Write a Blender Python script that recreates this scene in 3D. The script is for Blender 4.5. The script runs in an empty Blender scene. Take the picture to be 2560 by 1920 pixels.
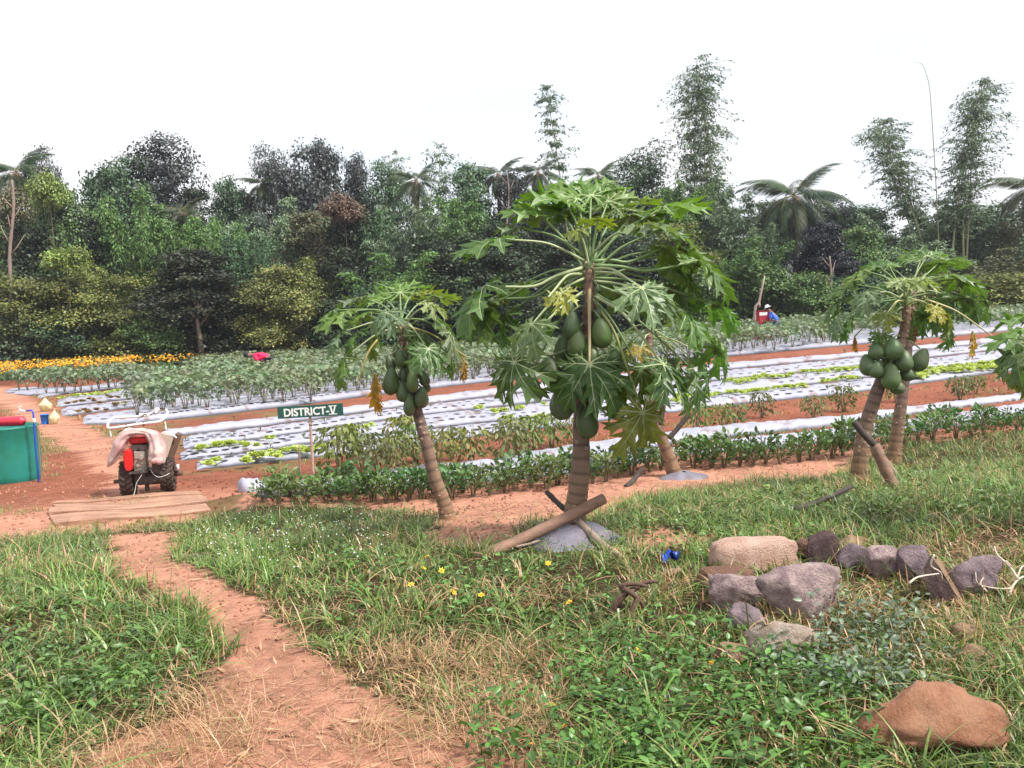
import bpy, math, random
import numpy as np
from mathutils import Vector, Matrix
R_ = random.Random(7)
rng = np.random.default_rng(11)
SC = bpy.context.scene
COL = SC.collection
rad = math.radians
# ------------------------------------------------------------ camera
CZ, PITCH, ROLL, FP = 2.05, rad(4.31), rad(2.75), 2217.0
F_ = Vector((0, math.cos(PITCH), -math.sin(PITCH)))
R0 = Vector((1, 0, 0)); U0 = R0.cross(F_)
RV = R0*math.cos(ROLL) - U0*math.sin(ROLL)
UV = R0*math.sin(ROLL) + U0*math.cos(ROLL)
cam_d = bpy.data.cameras.new('camera'); cam = bpy.data.objects.new('camera', cam_d); COL.objects.link(cam)
M4 = Matrix((RV, UV, -F_)).transposed().to_4x4(); M4.translation = Vector((0, 0, CZ)); cam.matrix_world = M4
cam_d.sensor_width = 36; cam_d.lens = 36*FP/2560; cam_d.clip_start = .05; cam_d.clip_end = 3000
SC.camera = cam
# ------------------------------------------------------------ sky, sun, exposure
SUN_EL, SUN_AZ = 52, 118       # azimuth measured clockwise from +Y
W = bpy.data.worlds.new('World'); SC.world = W; W.use_nodes = True
nt = W.node_tree; nt.nodes.clear(); N = nt.nodes.new; L = nt.links.new
sky = N('ShaderNodeTexSky'); sky.sky_type = 'NISHITA'; sky.sun_disc = False
sky.sun_elevation = rad(SUN_EL); sky.sun_rotation = rad(SUN_AZ)
b1 = N('ShaderNodeBackground'); b1.inputs['Strength'].default_value = .15; L(sky.outputs[0], b1.inputs[0])
b2 = N('ShaderNodeBackground'); b2.inputs['Color'].default_value = (.965, .965, 1, 1); b2.inputs['Strength'].default_value = .60
tc = N('ShaderNodeTexCoord'); mp = N('ShaderNodeMapping'); mp.inputs['Scale'].default_value = (1.1, 1.1, 3.4)
mp.inputs['Location'].default_value = (-.45, .1, .55)
no = N('ShaderNodeTexNoise'); no.inputs['Scale'].default_value = 1.6; no.inputs['Detail'].default_value = 5
cr = N('ShaderNodeValToRGB'); cr.color_ramp.elements[0].position = .33; cr.color_ramp.elements[1].position = .47
cr.color_ramp.elements[0].color = (.82, .82, .82, 1); cr.color_ramp.elements[1].color = (1, 1, 1, 1)
no2 = N('ShaderNodeTexNoise'); no2.inputs['Scale'].default_value = 2.3; no2.inputs['Detail'].default_value = 4; cr2 = N('ShaderNodeValToRGB'); cr2.color_ramp.elements[0].position = .42; cr2.color_ramp.elements[1].position = .58
cr2.color_ramp.elements[0].color = (.80, .85, .92, 1); cr2.color_ramp.elements[1].color = (.965, .965, 1, 1); L(mp.outputs[0], no2.inputs[0]); L(no2.outputs[0], cr2.inputs[0]); L(cr2.outputs[0], b2.inputs['Color'])
mx = N('ShaderNodeMixShader'); wo = N('ShaderNodeOutputWorld')
L(tc.outputs['Generated'], mp.inputs[0]); L(mp.outputs[0], no.inputs[0]); L(no.outputs[0], cr.inputs[0]); L(cr.outputs[0], mx.inputs[0])
L(b1.outputs[0], mx.inputs[1]); L(b2.outputs[0], mx.inputs[2]); L(mx.outputs[0], wo.inputs[0])
sd = bpy.data.lights.new('sun', 'SUN'); sd.energy = 3.0; sd.angle = rad(9); sd.color = (1, .96, .9)
so = bpy.data.objects.new('sun', sd); COL.objects.link(so)
sdir = Vector((math.sin(rad(SUN_AZ))*math.cos(rad(SUN_EL)), math.cos(rad(SUN_AZ))*math.cos(rad(SUN_EL)), math.sin(rad(SUN_EL))))
so.rotation_euler = sdir.to_track_quat('Z', 'Y').to_euler()
SC.view_settings.view_transform = 'Standard'; SC.view_settings.look = 'None'
SC.view_settings.exposure = 1.1; SC.view_settings.gamma = 1; SC.view_settings.use_curve_mapping = False
SC.render.engine = 'CYCLES'; SC.cycles.max_bounces = 6; SC.cycles.diffuse_bounces = 3; SC.cycles.transparent_max_bounces = 8
SC.cycles.transmission_bounces = 4
# ------------------------------------------------------------ helpers
def sst(a, b, t):
    t = np.clip((np.asarray(t, float)-a)/(b-a), 0, 1); return t*t*(3-2*t)
def vnoise(x, y, seed=0):
    x = np.asarray(x, float); y = np.asarray(y, float)
    xi = np.floor(x); yi = np.floor(y); fx = x-xi; fy = y-yi; fx = fx*fx*(3-2*fx); fy = fy*fy*(3-2*fy)
    def h(a, b):
        s = np.sin(a*127.1+b*311.7+seed*74.7)*43758.5453; return s-np.floor(s)
    return (h(xi, yi)*(1-fx)+h(xi+1, yi)*fx)*(1-fy)+(h(xi, yi+1)*(1-fx)+h(xi+1, yi+1)*fx)*fy
def fbm(x, y, seed=0, o=4):
    s = 0; a = .5
    for i in range(o): s = s+a*vnoise(x*2**i, y*2**i, seed+i); a *= .5
    return s
def tz(x, y):
    x = np.asarray(x, float); y = np.asarray(y, float)
    z = .55*(1-sst(5.0, 10.6, y-.12*x))
    z = z+.5*sst(14, 32, y)*sst(0, 16, x)+4*sst(60, 160, y)+6*sst(60, 200, np.abs(x))
    z = z+.07*(fbm(x*.8, y*.8, 3)-.5)+.045*(fbm(x*5, y*5, 9, 3)-.45)*(1-sst(14, 25, y))
    z = z+.13*np.exp(-(((x+3.15)/.5)**2+((y-10.3)/.55)**2))
    return z
def ray(px, py):
    a = (np.asarray(px, float)-1280)/FP; b = (960-np.asarray(py, float))/FP
    return [F_[i]+RV[i]*a+UV[i]*b for i in range(3)]
def at(px, py, y):
    d = ray(px, py); t = y/d[1]
    return Vector((float(d[0]*t), float(y), float(CZ+d[2]*t)))
def GR(px, py, up=0.0):
    d = ray(px, py); n = np.broadcast(*d).shape
    lo = np.full(n, 1.0); hi = np.full(n, 200.0)
    ts = np.geomspace(1, 200, 120); res = np.full(n, 200.0); found = np.zeros(n, bool); prev = 1.0
    for t in ts:
        below = (CZ+d[2]*t) < tz(d[0]*t, d[1]*t)+up
        new = below & ~found
        lo = np.where(new, prev, lo); hi = np.where(new, t, hi); found |= below; prev = t
    for _ in range(22):
        m = (lo+hi)/2; below = (CZ+d[2]*m) < tz(d[0]*m, d[1]*m)+up
        hi = np.where(below, m, hi); lo = np.where(below, lo, m)
    return np.stack([d[0]*hi, d[1]*hi, CZ+d[2]*hi], -1)
def G(px, py, up=0.0):
    v = GR(np.array([px]), np.array([py]), up)[0]; return Vector(v.tolist())
def PX(x, y, z):
    v = (np.asarray(x, float), np.asarray(y, float), np.asarray(z, float)-CZ)
    f = sum(v[i]*F_[i] for i in range(3)); r = sum(v[i]*RV[i] for i in range(3)); u = sum(v[i]*UV[i] for i in range(3))
    f = np.where(f < .05, .05, f)
    return 1280+FP*r/f, 960-FP*u/f
def zoomer(x0, y0, s): return lambda x, y: (x0+x/s, y0+y/s)
def inpoly(px, py, poly):
    px = np.asarray(px); py = np.asarray(py); c = np.zeros(px.shape, bool); n = len(poly)
    for i in range(n):
        x1, y1 = poly[i]; x2, y2 = poly[(i+1) % n]
        if y1 == y2: continue
        c ^= ((y1 > py) != (y2 > py)) & (px < (x2-x1)*(py-y1)/(y2-y1)+x1)
    return c
# ---- materials
def mat(name, col=(.5, .5, .5), rough=.7, attr=None, objcol=False, noise=0, nscale=8, bump=0, bscale=30, trans=0, metal=0, spec=.5, col2=None, tcol=None, wave=None, back=None):
    m = bpy.data.materials.new(name); m.use_nodes = True; t = m.node_tree; n = t.nodes.new; l = t.links.new
    p = t.nodes['Principled BSDF']; p.inputs['Roughness'].default_value = rough; p.inputs['Metallic'].default_value = metal
    p.inputs['Specular IOR Level'].default_value = spec
    rgb = n('ShaderNodeRGB'); rgb.outputs[0].default_value = (*col, 1); c = rgb.outputs[0]
    def mul(a, b):
        q = n('ShaderNodeMix'); q.data_type = 'RGBA'; q.blend_type = 'MULTIPLY'; q.inputs[0].default_value = 1
        l(a, q.inputs[6]); l(b, q.inputs[7]); return q.outputs[2]
    geo = n('ShaderNodeTexCoord')
    if attr:
        a = n('ShaderNodeAttribute'); a.attribute_name = attr; c = mul(c, a.outputs['Color'])
    if objcol:
        a = n('ShaderNodeObjectInfo'); c = mul(c, a.outputs['Color'])
    if noise:
        q = n('ShaderNodeTexNoise'); q.inputs['Scale'].default_value = nscale; q.inputs['Detail'].default_value = 6; q.inputs['Roughness'].default_value = .65
        l(geo.outputs['Object'], q.inputs[0])
        if col2:
            r = n('ShaderNodeValToRGB'); r.color_ramp.elements[0].position = .5-noise; r.color_ramp.elements[1].position = .5+noise
            l(q.outputs[0], r.inputs[0])
            k = n('ShaderNodeMix'); k.data_type = 'RGBA'; l(r.outputs[0], k.inputs[0]); l(c, k.inputs[6]); k.inputs[7].default_value = (*col2, 1); c = k.outputs[2]
        else:
            r = n('ShaderNodeMapRange'); r.inputs[1].default_value = .25; r.inputs[2].default_value = .75
            r.inputs[3].default_value = 1-noise; r.inputs[4].default_value = 1+noise; l(q.outputs[0], r.inputs[0]); c = mul(c, r.outputs[0])
    if wave:
        mp = n('ShaderNodeMapping'); mp.inputs['Scale'].default_value = wave; l(geo.outputs['Object'], mp.inputs[0])
        q = n('ShaderNodeTexNoise'); q.inputs['Scale'].default_value = 1; q.inputs['Detail'].default_value = 5; l(mp.outputs[0], q.inputs[0])
        r = n('ShaderNodeMapRange'); r.inputs[1].default_value = .3; r.inputs[2].default_value = .7; r.inputs[3].default_value = .6; r.inputs[4].default_value = 1.25
        l(q.outputs[0], r.inputs[0]); c = mul(c, r.outputs[0])
    l(c, p.inputs['Base Color'])
    if bump:
        q = n('ShaderNodeTexNoise'); q.inputs['Scale'].default_value = bscale; q.inputs['Detail'].default_value = 8; q.inputs['Roughness'].default_value = .7
        l(geo.outputs['Object'], q.inputs[0]); b = n('ShaderNodeBump'); b.inputs['Strength'].default_value = bump; b.inputs['Distance'].default_value = .03
        l(q.outputs[0], b.inputs['Height']); l(b.outputs[0], p.inputs['Normal'])
    if trans:
        tr = n('ShaderNodeBsdfTranslucent'); s = n('ShaderNodeMixShader'); s.inputs[0].default_value = trans
        tc_ = n('ShaderNodeRGB'); tc_.outputs[0].default_value = (*(tcol or (1.3, 1.5, .6)), 1); l(mul(c, tc_.outputs[0]), tr.inputs[0])
        l(p.outputs[0], s.inputs[1]); l(tr.outputs[0], s.inputs[2]); l(s.outputs[0], t.nodes['Material Output'].inputs[0])
    return m
# ---- mesh builders
def mesh(name, V, Fc, mats, mi=None, col=None, smooth=False):
    me = bpy.data.meshes.new(name)
    me.from_pydata([tuple(v) for v in V], [], Fc)
    for m in mats: me.materials.append(m)
    if mi is not None: me.polygons.foreach_set('material_index', np.array(mi, 'i'))
    if smooth: me.polygons.foreach_set('use_smooth', np.ones(len(me.polygons), bool))
    if col is not None:
        a = me.color_attributes.new('col', 'FLOAT_COLOR', 'POINT'); c = np.ones((len(V), 4), 'f'); c[:, :3] = np.array(col); a.data.foreach_set('color', c.ravel())
    me.update(); return me
def npmesh(name, V, k, mats, col=None, quads=None, tris=None, mi=None, smooth=False):
    """V (n,3); faces as int arrays: quads (q,4) and tris (t,3)"""
    V = np.ascontiguousarray(V, 'f'); me = bpy.data.meshes.new(name); me.vertices.add(len(V)); me.vertices.foreach_set('co', V.ravel())
    q = np.zeros((0, 4), 'i') if quads is None else np.asarray(quads, 'i'); t = np.zeros((0, 3), 'i') if tris is None else np.asarray(tris, 'i')
    nl = q.size+t.size; me.loops.add(nl); me.loops.foreach_set('vertex_index', np.concatenate([q.ravel(), t.ravel()]).astype('i'))
    ls = np.concatenate([np.arange(len(q))*4, q.size+np.arange(len(t))*3]).astype('i')
    me.polygons.add(len(ls)); me.polygons.foreach_set('loop_start', ls)
    for m in mats: me.materials.append(m)
    if smooth: me.polygons.foreach_set('use_smooth', np.ones(len(ls), bool))
    if mi is not None: me.polygons.foreach_set('material_index', np.asarray(mi, 'i'))
    if col is not None:
        a = me.color_attributes.new('col', 'FLOAT_COLOR', 'POINT'); c = np.ones((len(V), 4), 'f'); c[:, :3] = col; a.data.foreach_set('color', c.ravel())
    me.update(calc_edges=True); me.validate(); return me
def ob(name, me, parent=None, loc=None, rot=None, color=None):
    o = bpy.data.objects.new(name, me); COL.objects.link(o)
    if parent is not None: o.parent = parent
    if loc is not None: o.location = loc
    if rot is not None: o.rotation_euler = rot
    if color: o.color = (*color, 1)
    return o
def tag(o, label=None, cat=None, group=None, kind=None):
    if label: o['label'] = label
    if cat: o['category'] = cat
    if group: o['group'] = group
    if kind: o['kind'] = kind
    return o
def thing(name, label, cat, loc=(0, 0, 0), rz=0, group=None):
    o = bpy.data.objects.new(name, None); COL.objects.link(o); o.location = loc; o.rotation_euler = (0, 0, rz); o.empty_display_size = .1
    return tag(o, label, cat, group)
def dup(o, parent=None):
    c = o.copy(); COL.objects.link(c)
    if parent is not None: c.parent = parent
    for ch in o.children: dup(ch, c)
    return c
class MB:
    def __init__(s): s.V = []; s.F = []; s.M = []; s.C = []
    def add(s, V, Fc, m=0, c=(1, 1, 1)):
        b = len(s.V); s.V += [tuple(v) for v in V]; s.F += [tuple(b+i for i in f) for f in Fc]; s.M += [m]*len(Fc)
        s.C += (c if isinstance(c, list) else [c]*len(V)); return s
    def box(s, c, d, m=0, col=(1, 1, 1), rot=None):
        x, y, z = d[0]/2, d[1]/2, d[2]/2
        V = [Vector((i*x, j*y, k*z)) for i in (-1, 1) for j in (-1, 1) for k in (-1, 1)]
        if rot is not None: V = [rot @ v for v in V]
        V = [v+Vector(c) for v in V]
        return s.add(V, [(0, 1, 3, 2), (4, 6, 7, 5), (0, 4, 5, 1), (2, 3, 7, 6), (0, 2, 6, 4), (1, 5, 7, 3)], m, col)
    def tube(s, P, Rr, n=8, m=0, col=(1, 1, 1), cap=True, flat=1.0, cols=None):
        P = [Vector(p) for p in P]; Rr = Rr if hasattr(Rr, '__len__') else [Rr]*len(P); V = []; Fc = []; C = []
        ref = Vector((0, 0, 1)); prev = None
        for i, p in enumerate(P):
            t = (P[min(i+1, len(P)-1)]-P[max(i-1, 0)]).normalized()
            if prev is None:
                a = t.cross(ref); a = a if a.length > .1 else t.cross(Vector((0, 1, 0))); a.normalize()
            else:
                a = prev-t*prev.dot(t); a.normalize()
            prev = a; b = t.cross(a)
            for k in range(n):
                g = 2*math.pi*k/n; V.append(p+a*math.cos(g)*Rr[i]+b*math.sin(g)*Rr[i]*flat); C.append(cols[i] if cols else col)
            if i:
                o = (i-1)*n
                for k in range(n): Fc.append((o+k, o+(k+1) % n, o+n+(k+1) % n, o+n+k))
        if cap:
            V.append(P[0]); C.append(C[0]); V.append(P[-1]); C.append(C[-2]); e = len(V)-1; o = (len(P)-1)*n
            for k in range(n): Fc.append((e-1, (k+1) % n, k)); Fc.append((e, o+k, o+(k+1) % n))
        return s.add(V, Fc, m, C)
    def lathe(s, prof, c=(0, 0, 0), n=20, m=0, rot=None, col=(1, 1, 1)):
        V = []; Fc = []
        for (r, z) in prof:
            for k in range(n):
                g = 2*math.pi*k/n; v = Vector((r*math.cos(g), r*math.sin(g), z)); v = rot @ v if rot is not None else v; V.append(v+Vector(c))
        for i in range(len(prof)-1):
            for k in range(n): Fc.append((i*n+k, i*n+(k+1) % n, (i+1)*n+(k+1) % n, (i+1)*n+k))
        return s.add(V, Fc, m, col)
    def mesh(s, name, mats, smooth=False): return mesh(name, s.V, s.F, mats, s.M, s.C, smooth)
    def build(s, name, mats, parent=None, smooth=False, **k): return ob(name, s.mesh(name, mats if isinstance(mats, list) else [mats], smooth), parent, **k)
def bez(pts, n):
    """catmull-rom through pts"""
    P = [Vector(p) for p in pts]; P = [P[0]*2-P[1]]+P+[P[-1]*2-P[-2]]; out = []
    for i in range(1, len(P)-2):
        for k in range(n):
            t = k/n; a, b, c, d = P[i-1:i+3]
            out.append(.5*((2*b)+(c-a)*t+(2*a-5*b+4*c-d)*t*t+(3*b-a-3*c+d)*t**3))
    out.append(P[-2]); return out
# ------------------------------------------------------------ zones (photo-traced outlines carried onto the ground)
PATHP = [(285, 1335), (425, 1330), (450, 1395), (580, 1460), (690, 1530), (810, 1640), (920, 1740), (1030, 1800), (1200, 1925), (1200, 2400), (470, 2400), (520, 1830), (585, 1720), (575, 1640), (500, 1530), (390, 1480), (265, 1410)]
STRAWP = [(540, 1660), (920, 1720), (1380, 1925), (1380, 2400), (160, 2400), (200, 1890), (450, 1790)]
DRY1 = [(830, 1640), (1100, 1590), (1450, 1640), (1430, 1800), (1380, 1930), (1150, 1880), (900, 1770)]
DRY2 = [(480, 1620), (620, 1700), (640, 1800), (560, 1960), (60, 1960), (380, 1790)]
DRY3 = [(1750, 1500), (2560, 1300), (2560, 1500), (2350, 1560), (2150, 1560), (1950, 1620)]
DRY4 = [(330, 1380), (700, 1500), (760, 1620), (900, 1660), (700, 1560), (450, 1420)]
BERM = [(1060, 1365), (1080, 1320), (1200, 1250), (1480, 1210), (1700, 1175), (1900, 1165), (2115, 1150), (2115, 1195), (1900, 1200), (1720, 1225), (1560, 1262), (1490, 1290), (1330, 1300), (1290, 1350), (1180, 1372)]
BERM2 = [(1550, 1332), (1640, 1322), (1755, 1338), (1740, 1362), (1600, 1372)]
WEED1 = [(1180, 1960), (1250, 1760), (1420, 1640), (1700, 1560), (1900, 1640), (2150, 1680), (2200, 1960)]
WEED2 = [(-300, 1480), (250, 1500), (480, 1580), (560, 1700), (400, 1790), (200, 1840), (-300, 1900)]
WEED3 = [(700, 1450), (900, 1400), (1300, 1400), (1620, 1440), (1560, 1580), (1200, 1580), (900, 1560)]
WEED4 = [(1500, 1330), (1900, 1260), (2560, 1130), (2560, 1290), (2100, 1330), (1900, 1340), (1700, 1420)]
SAGE = [(1880, 1660), (2000, 1600), (2120, 1545), (2330, 1560), (2380, 1640), (2300, 1740), (1980, 1750)]
GL = [(-3000, 1400), (0, 1345), (120, 1320), (270, 1330), (500, 1305), (560, 1275), (640, 1262), (900, 1272), (1060, 1290), (1500, 1215), (1700, 1180), (2115, 1150), (2300, 1105), (2560, 1075), (5000, 800)]
glx, gly = np.array([g[0] for g in GL]), np.array([g[1] for g in GL])
def wob(x, y):
    return (fbm(x*2.2, y*2.2, 21)-.47)*.38, (fbm(x*2.2+40, y*2.2, 27)-.47)*.38
ROCKZ = [(1760, 1340), (2000, 1320), (2330, 1350), (2540, 1400), (2520, 1500), (2200, 1560), (1960, 1660), (1800, 1650), (1740, 1540), (1720, 1400)]
ROCKZ2 = [(2120, 1700), (2560, 1720), (2560, 1850), (2100, 1850)]
def zone(x, y):
    """-> grass density 0..1, dryness 0..1, straw, bare"""
    dx, dy = wob(x, y); dx2, dy2 = (rng.normal(0, .05, np.shape(x)), rng.normal(0, .05, np.shape(x)))
    sc = np.clip(y/8, .25, 1); X = x+(dx+dx2)*sc; Y = np.maximum(y+(dy+dy2)*sc, .8)
    px, py = PX(X, Y, tz(x, y))
    near = py > np.interp(px, glx, gly)
    path = inpoly(px, py, PATHP); straw = inpoly(px, py, STRAWP); berm = inpoly(px, py, BERM) | inpoly(px, py, BERM2)
    d = np.where(near, 1.0, 0.0); d = np.where(path, .06, d); d = np.where(straw & ~path, .12, d); d = np.where(berm, .05, d); d = np.where(inpoly(px, py, ROCKZ), .75, d); d = np.where(inpoly(px, py, ROCKZ2), .45, d)
    dry = np.zeros_like(d)+.10
    for p, v in ((DRY1, .8), (DRY2, .85), (DRY3, .42), (DRY4, .55)): dry = np.where(inpoly(px, py, p), v, dry)
    dry = np.where(straw | path, .95, dry)
    dry = np.clip(dry+(fbm(x*1.3, y*1.3, 55)-.46)*1.3, 0, 1)
    return d, dry, straw, path | berm | ~near, px, py, near
# ------------------------------------------------------------ terrain
M_soil = mat('soil', (1, 1, 1), .95, attr='col', noise=.28, nscale=9, bump=.9, bscale=38, spec=.15)
def sheet(xs, ys):
    X, Y = np.meshgrid(xs, ys); Z = tz(X, Y); n, m = X.shape
    idx = np.arange(n*m).reshape(n, m); q = np.stack([idx[:-1, :-1], idx[:-1, 1:], idx[1:, 1:], idx[1:, :-1]], -1).reshape(-1, 4)
    return X.ravel(), Y.ravel(), Z.ravel(), q
tt = np.linspace(0, 1, 430)
ys = np.concatenate([np.linspace(-30, .9, 12), 1.0*np.power(60.0, tt), np.geomspace(62, 900, 30)])
uu = np.linspace(-1, 1, 420); xs = np.sign(uu)*(np.abs(uu)*4+np.power(np.abs(uu), 5)*40); xs = np.concatenate([-np.geomspace(900, 46, 18), xs, np.geomspace(46, 900, 18)])
X, Y, Z, q = sheet(xs, ys)
d, dry, straw, bare, px, py, near = zone(X, Y)
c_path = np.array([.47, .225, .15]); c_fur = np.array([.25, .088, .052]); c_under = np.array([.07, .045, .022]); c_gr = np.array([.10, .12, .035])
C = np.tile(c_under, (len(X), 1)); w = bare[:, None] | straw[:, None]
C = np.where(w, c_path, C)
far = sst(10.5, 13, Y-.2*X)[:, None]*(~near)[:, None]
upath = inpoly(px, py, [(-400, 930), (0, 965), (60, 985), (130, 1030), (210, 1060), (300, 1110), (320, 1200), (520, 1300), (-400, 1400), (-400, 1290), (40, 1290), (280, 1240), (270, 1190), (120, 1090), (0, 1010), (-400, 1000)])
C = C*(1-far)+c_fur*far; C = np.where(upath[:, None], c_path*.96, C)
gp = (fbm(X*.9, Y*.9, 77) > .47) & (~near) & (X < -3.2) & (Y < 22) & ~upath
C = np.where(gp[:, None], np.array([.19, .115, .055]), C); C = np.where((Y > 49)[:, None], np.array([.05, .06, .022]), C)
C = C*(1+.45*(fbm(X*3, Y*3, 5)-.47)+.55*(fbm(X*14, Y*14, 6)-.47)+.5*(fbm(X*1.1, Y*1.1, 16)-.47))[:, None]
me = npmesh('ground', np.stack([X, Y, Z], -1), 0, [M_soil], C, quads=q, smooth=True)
tag(ob('ground', me), kind='structure')
# ------------------------------------------------------------ leaf-cloud tools
def quads_from(P, A, B, bend=0.0, N=None):
    """leaf = diamond with 4 points: base, two sides, tip. P base (n,3), A length vec, B half width vec"""
    n = len(P); V = np.empty((n, 4, 3), 'f'); mid = P+A*.45
    V[:, 0] = P; V[:, 1] = mid+B; V[:, 2] = P+A; V[:, 3] = mid-B
    if bend is not None and N is not None: V[:, 2] -= N*bend; V[:, 0] -= N*bend
    q = np.arange(n*4).reshape(n, 4); return V.reshape(-1, 3), q
def unit(v): return v/np.maximum(np.linalg.norm(v, axis=-1, keepdims=True), 1e-6)
def frame(nrm, g):
    r = g.normal(size=nrm.shape); a = unit(r-nrm*np.sum(r*nrm, -1, keepdims=True)); return a, np.cross(nrm, a)
M_fol = mat('foliage', (1, 1, 1), .5, attr='col', objcol=True, trans=.10, spec=.4)
M_bark = mat('bark', (.16, .12, .09), .9, noise=.3, nscale=12, bump=.5)
M_bamb = mat('bamboo_culm', (.30, .30, .16), .6, noise=.2)
def crown_mesh(name, blobs, n, leaf, seed, drop=.3, cl=.26, asp=.45, hz=.5):
    n = int(n*1.7); leaf *= .74; g = np.random.default_rng(seed); B = np.array(blobs, float); w = (B[:, 3]*B[:, 4]); w /= w.sum()
    subs = []; tone = []
    for b, ww in zip(B, w):
        k = max(5, int(ww*340)); u = unit(g.normal(size=(k, 3))); u[:, 2] = np.where(u[:, 2] < -.45, -u[:, 2], u[:, 2])
        r = np.where(g.random(k) < .75, g.uniform(.82, 1.12, k), g.uniform(.3, .8, k))
        subs.append(np.c_[b[:3]+u*r[:, None]*b[[3, 3, 4]], np.full(k, b[3]*cl), u]); tone.append(g.uniform(.45, 1.6, k))
    S = np.concatenate(subs); T = np.concatenate(tone); i = g.integers(0, len(S), n)
    e = g.normal(size=(n, 3))*[1, 1, .55]*S[i, 3:4]
    P = S[i, :3]+e; nrm = unit(S[i, 4:7]*.5+unit(e)*.3+np.array([0, 0, hz])+g.normal(size=(n, 3))*.45)
    a, b = frame(nrm, g); a[:, 2] -= drop; a = unit(a); s = leaf*g.uniform(.6, 1.3, n)[:, None]
    V, q = quads_from(P, a*s, b*s*asp, s*.12, nrm)
    c = (T[i]*g.uniform(.7, 1.3, n))[:, None]*np.ones(3); c[:, 0] *= g.uniform(.85, 1.25, n)
    return npmesh(name, V, 0, [M_fol], np.repeat(c, 4, 0), quads=q)
def blobs_round(seed, W=3, H=8, n=9, base=.2):
    g = np.random.default_rng(seed); out = []
    for k in range(n):
        z = H*(base+(1-base)*(k+.6)/n); f = math.sin(min(1, (z/H-base)/(1-base)+.12)*math.pi*.93)**.6
        for j in range(3 if f > .6 else 2):
            an = g.uniform(0, 6.28); r = W*f*.55*g.uniform(.4, 1); s = W*.42*g.uniform(.7, 1.2)
            out.append((r*math.cos(an), r*math.sin(an), z-s*.4, s, s*.7))
    return out
def limb_mesh(name, W, H, seed, m, r0=.22, n=6):
    g = random.Random(seed); b = MB(); top = Vector((g.uniform(-.3, .3), g.uniform(-.3, .3), H*.8))
    P = bez([(0, 0, -.3), (g.uniform(-.15, .15), 0, H*.3), (top.x*.6, top.y, H*.55), top], 3); b.tube(P, [r0*(1-.75*i/(len(P)-1)) for i in range(len(P))], 7)
    for k in range(n):
        i = len(P)//3+k % (len(P)-len(P)//3-1); p = P[i]; an = g.uniform(0, 6.28); l = W*g.uniform(.4, .8)
        b.tube(bez([p, p+Vector((math.cos(an)*l*.5, math.sin(an)*l*.5, l*.35)), p+Vector((math.cos(an)*l, math.sin(an)*l, l*.6))], 2), [r0*.4, r0*.3, r0*.25, r0*.15, r0*.06], 5)
    return b.mesh(name, [m], True)
def culms(seed, n, H, spread, lean):
    g = np.random.default_rng(seed); out = []
    for k in range(n):
        an = g.uniform(0, 6.28); r = spread*g.uniform(0, .35); h = H*g.uniform(.72, 1.0) if k else H
        l = lean*g.uniform(.3, 1); tipd = g.uniform(.1, .35)*h*lean/2
        P = [(r*math.cos(an), r*math.sin(an), -.2)]
        for t in np.linspace(.1, 1, 12):
            o = r+l*t**2.2*spread; z = h*(t-.13*t**5*(.4+lean*.3))
            P.append((o*math.cos(an), o*math.sin(an), z))
        out.append(np.array(P))
    return out
def bamboo_mesh(name, cs, seed, per, leaf=.3, br=1.0, t0=.3, lw=.12, dens=None, col_=False):
    g = np.random.default_rng(seed); Ps = []; Ds = []; T = []; BR = []
    for P in cs:
        L_ = len(P)-1; nb = int(per); t = t0+(1-t0)*g.random(nb); t = (np.round(t*23)/23+g.normal(0, .006, nb)) if col_ else t; t = np.clip(t, t0, 1); idx = np.clip((t*L_).astype(int), 0, L_-1); f = (t*L_-idx)[:, None]
        base = P[idx]*(1-f)+P[idx+1]*f; an = g.uniform(0, 6.28, nb); ln = br*(g.uniform(.35, 1, nb) if not col_ else g.uniform(.5, 1, nb))*(np.sin(np.clip((1.06-t)/(1.06-t0), .12, 1)*2.3)**.7 if not col_ else np.clip((1.05-t)*14, .6, 1)*(.75+.4*np.sin(np.round(t*23)*2.7)))
        D = np.c_[np.cos(an), np.sin(an), g.uniform(-.05, .55, nb)+(.15 if col_ else 0)]; k = 14; BR.append(np.c_[base, D, ln])
        s = g.random((nb, k)); pos = base[:, None]+D[:, None]*(ln[:, None]*s)[..., None]; pos[..., 2] -= (.55 if not col_ else .50)*ln[:, None]*s**2
        pos += g.normal(0, .06 if not col_ else .035, pos.shape)*br
        Ps.append(pos.reshape(-1, 3)); Ds.append(np.repeat(D, k, 0)); T.append(np.repeat(g.uniform(.7, 1.3, nb), k))
    P = np.concatenate(Ps); D = np.concatenate(Ds); T = np.concatenate(T); n = len(P)
    a = unit(D*[.7, .7, 0]+g.normal(size=(n, 3))*.5+[0, 0, -.75]); b = unit(np.cross(a, g.normal(size=(n, 3)))); s = leaf*g.uniform(.6, 1.3, n)[:, None]
    V, q = quads_from(P, a*s, b*lw*s)
    c = np.repeat((T*g.uniform(.75, 1.25, n))[:, None]*np.ones(3), 4, 0)
    if col_ and name == 'crown':
        Bs = np.concatenate(BR); m_ = len(Bs); ss = np.linspace(0, 1, 4); pts = Bs[:, None, :3]+Bs[:, None, 3:6]*(Bs[:, 6:7]*ss)[..., None]; pts[..., 2] -= .50*Bs[:, 6:7]*ss**2
        W2 = np.stack([pts-[0, 0, .009], pts+[0, 0, .009]], 2).reshape(-1, 3); b0 = (np.arange(m_)*8)[:, None]+len(V); q2 = np.concatenate([b0+[2*i, 2*i+2, 2*i+3, 2*i+1] for i in range(3)])
        V = np.concatenate([V, W2]); q = np.concatenate([q, q2]); c = np.concatenate([c, np.full((len(W2), 3), .9)])
    return npmesh(name, V, 0, [M_fol], c, quads=q)
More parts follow.
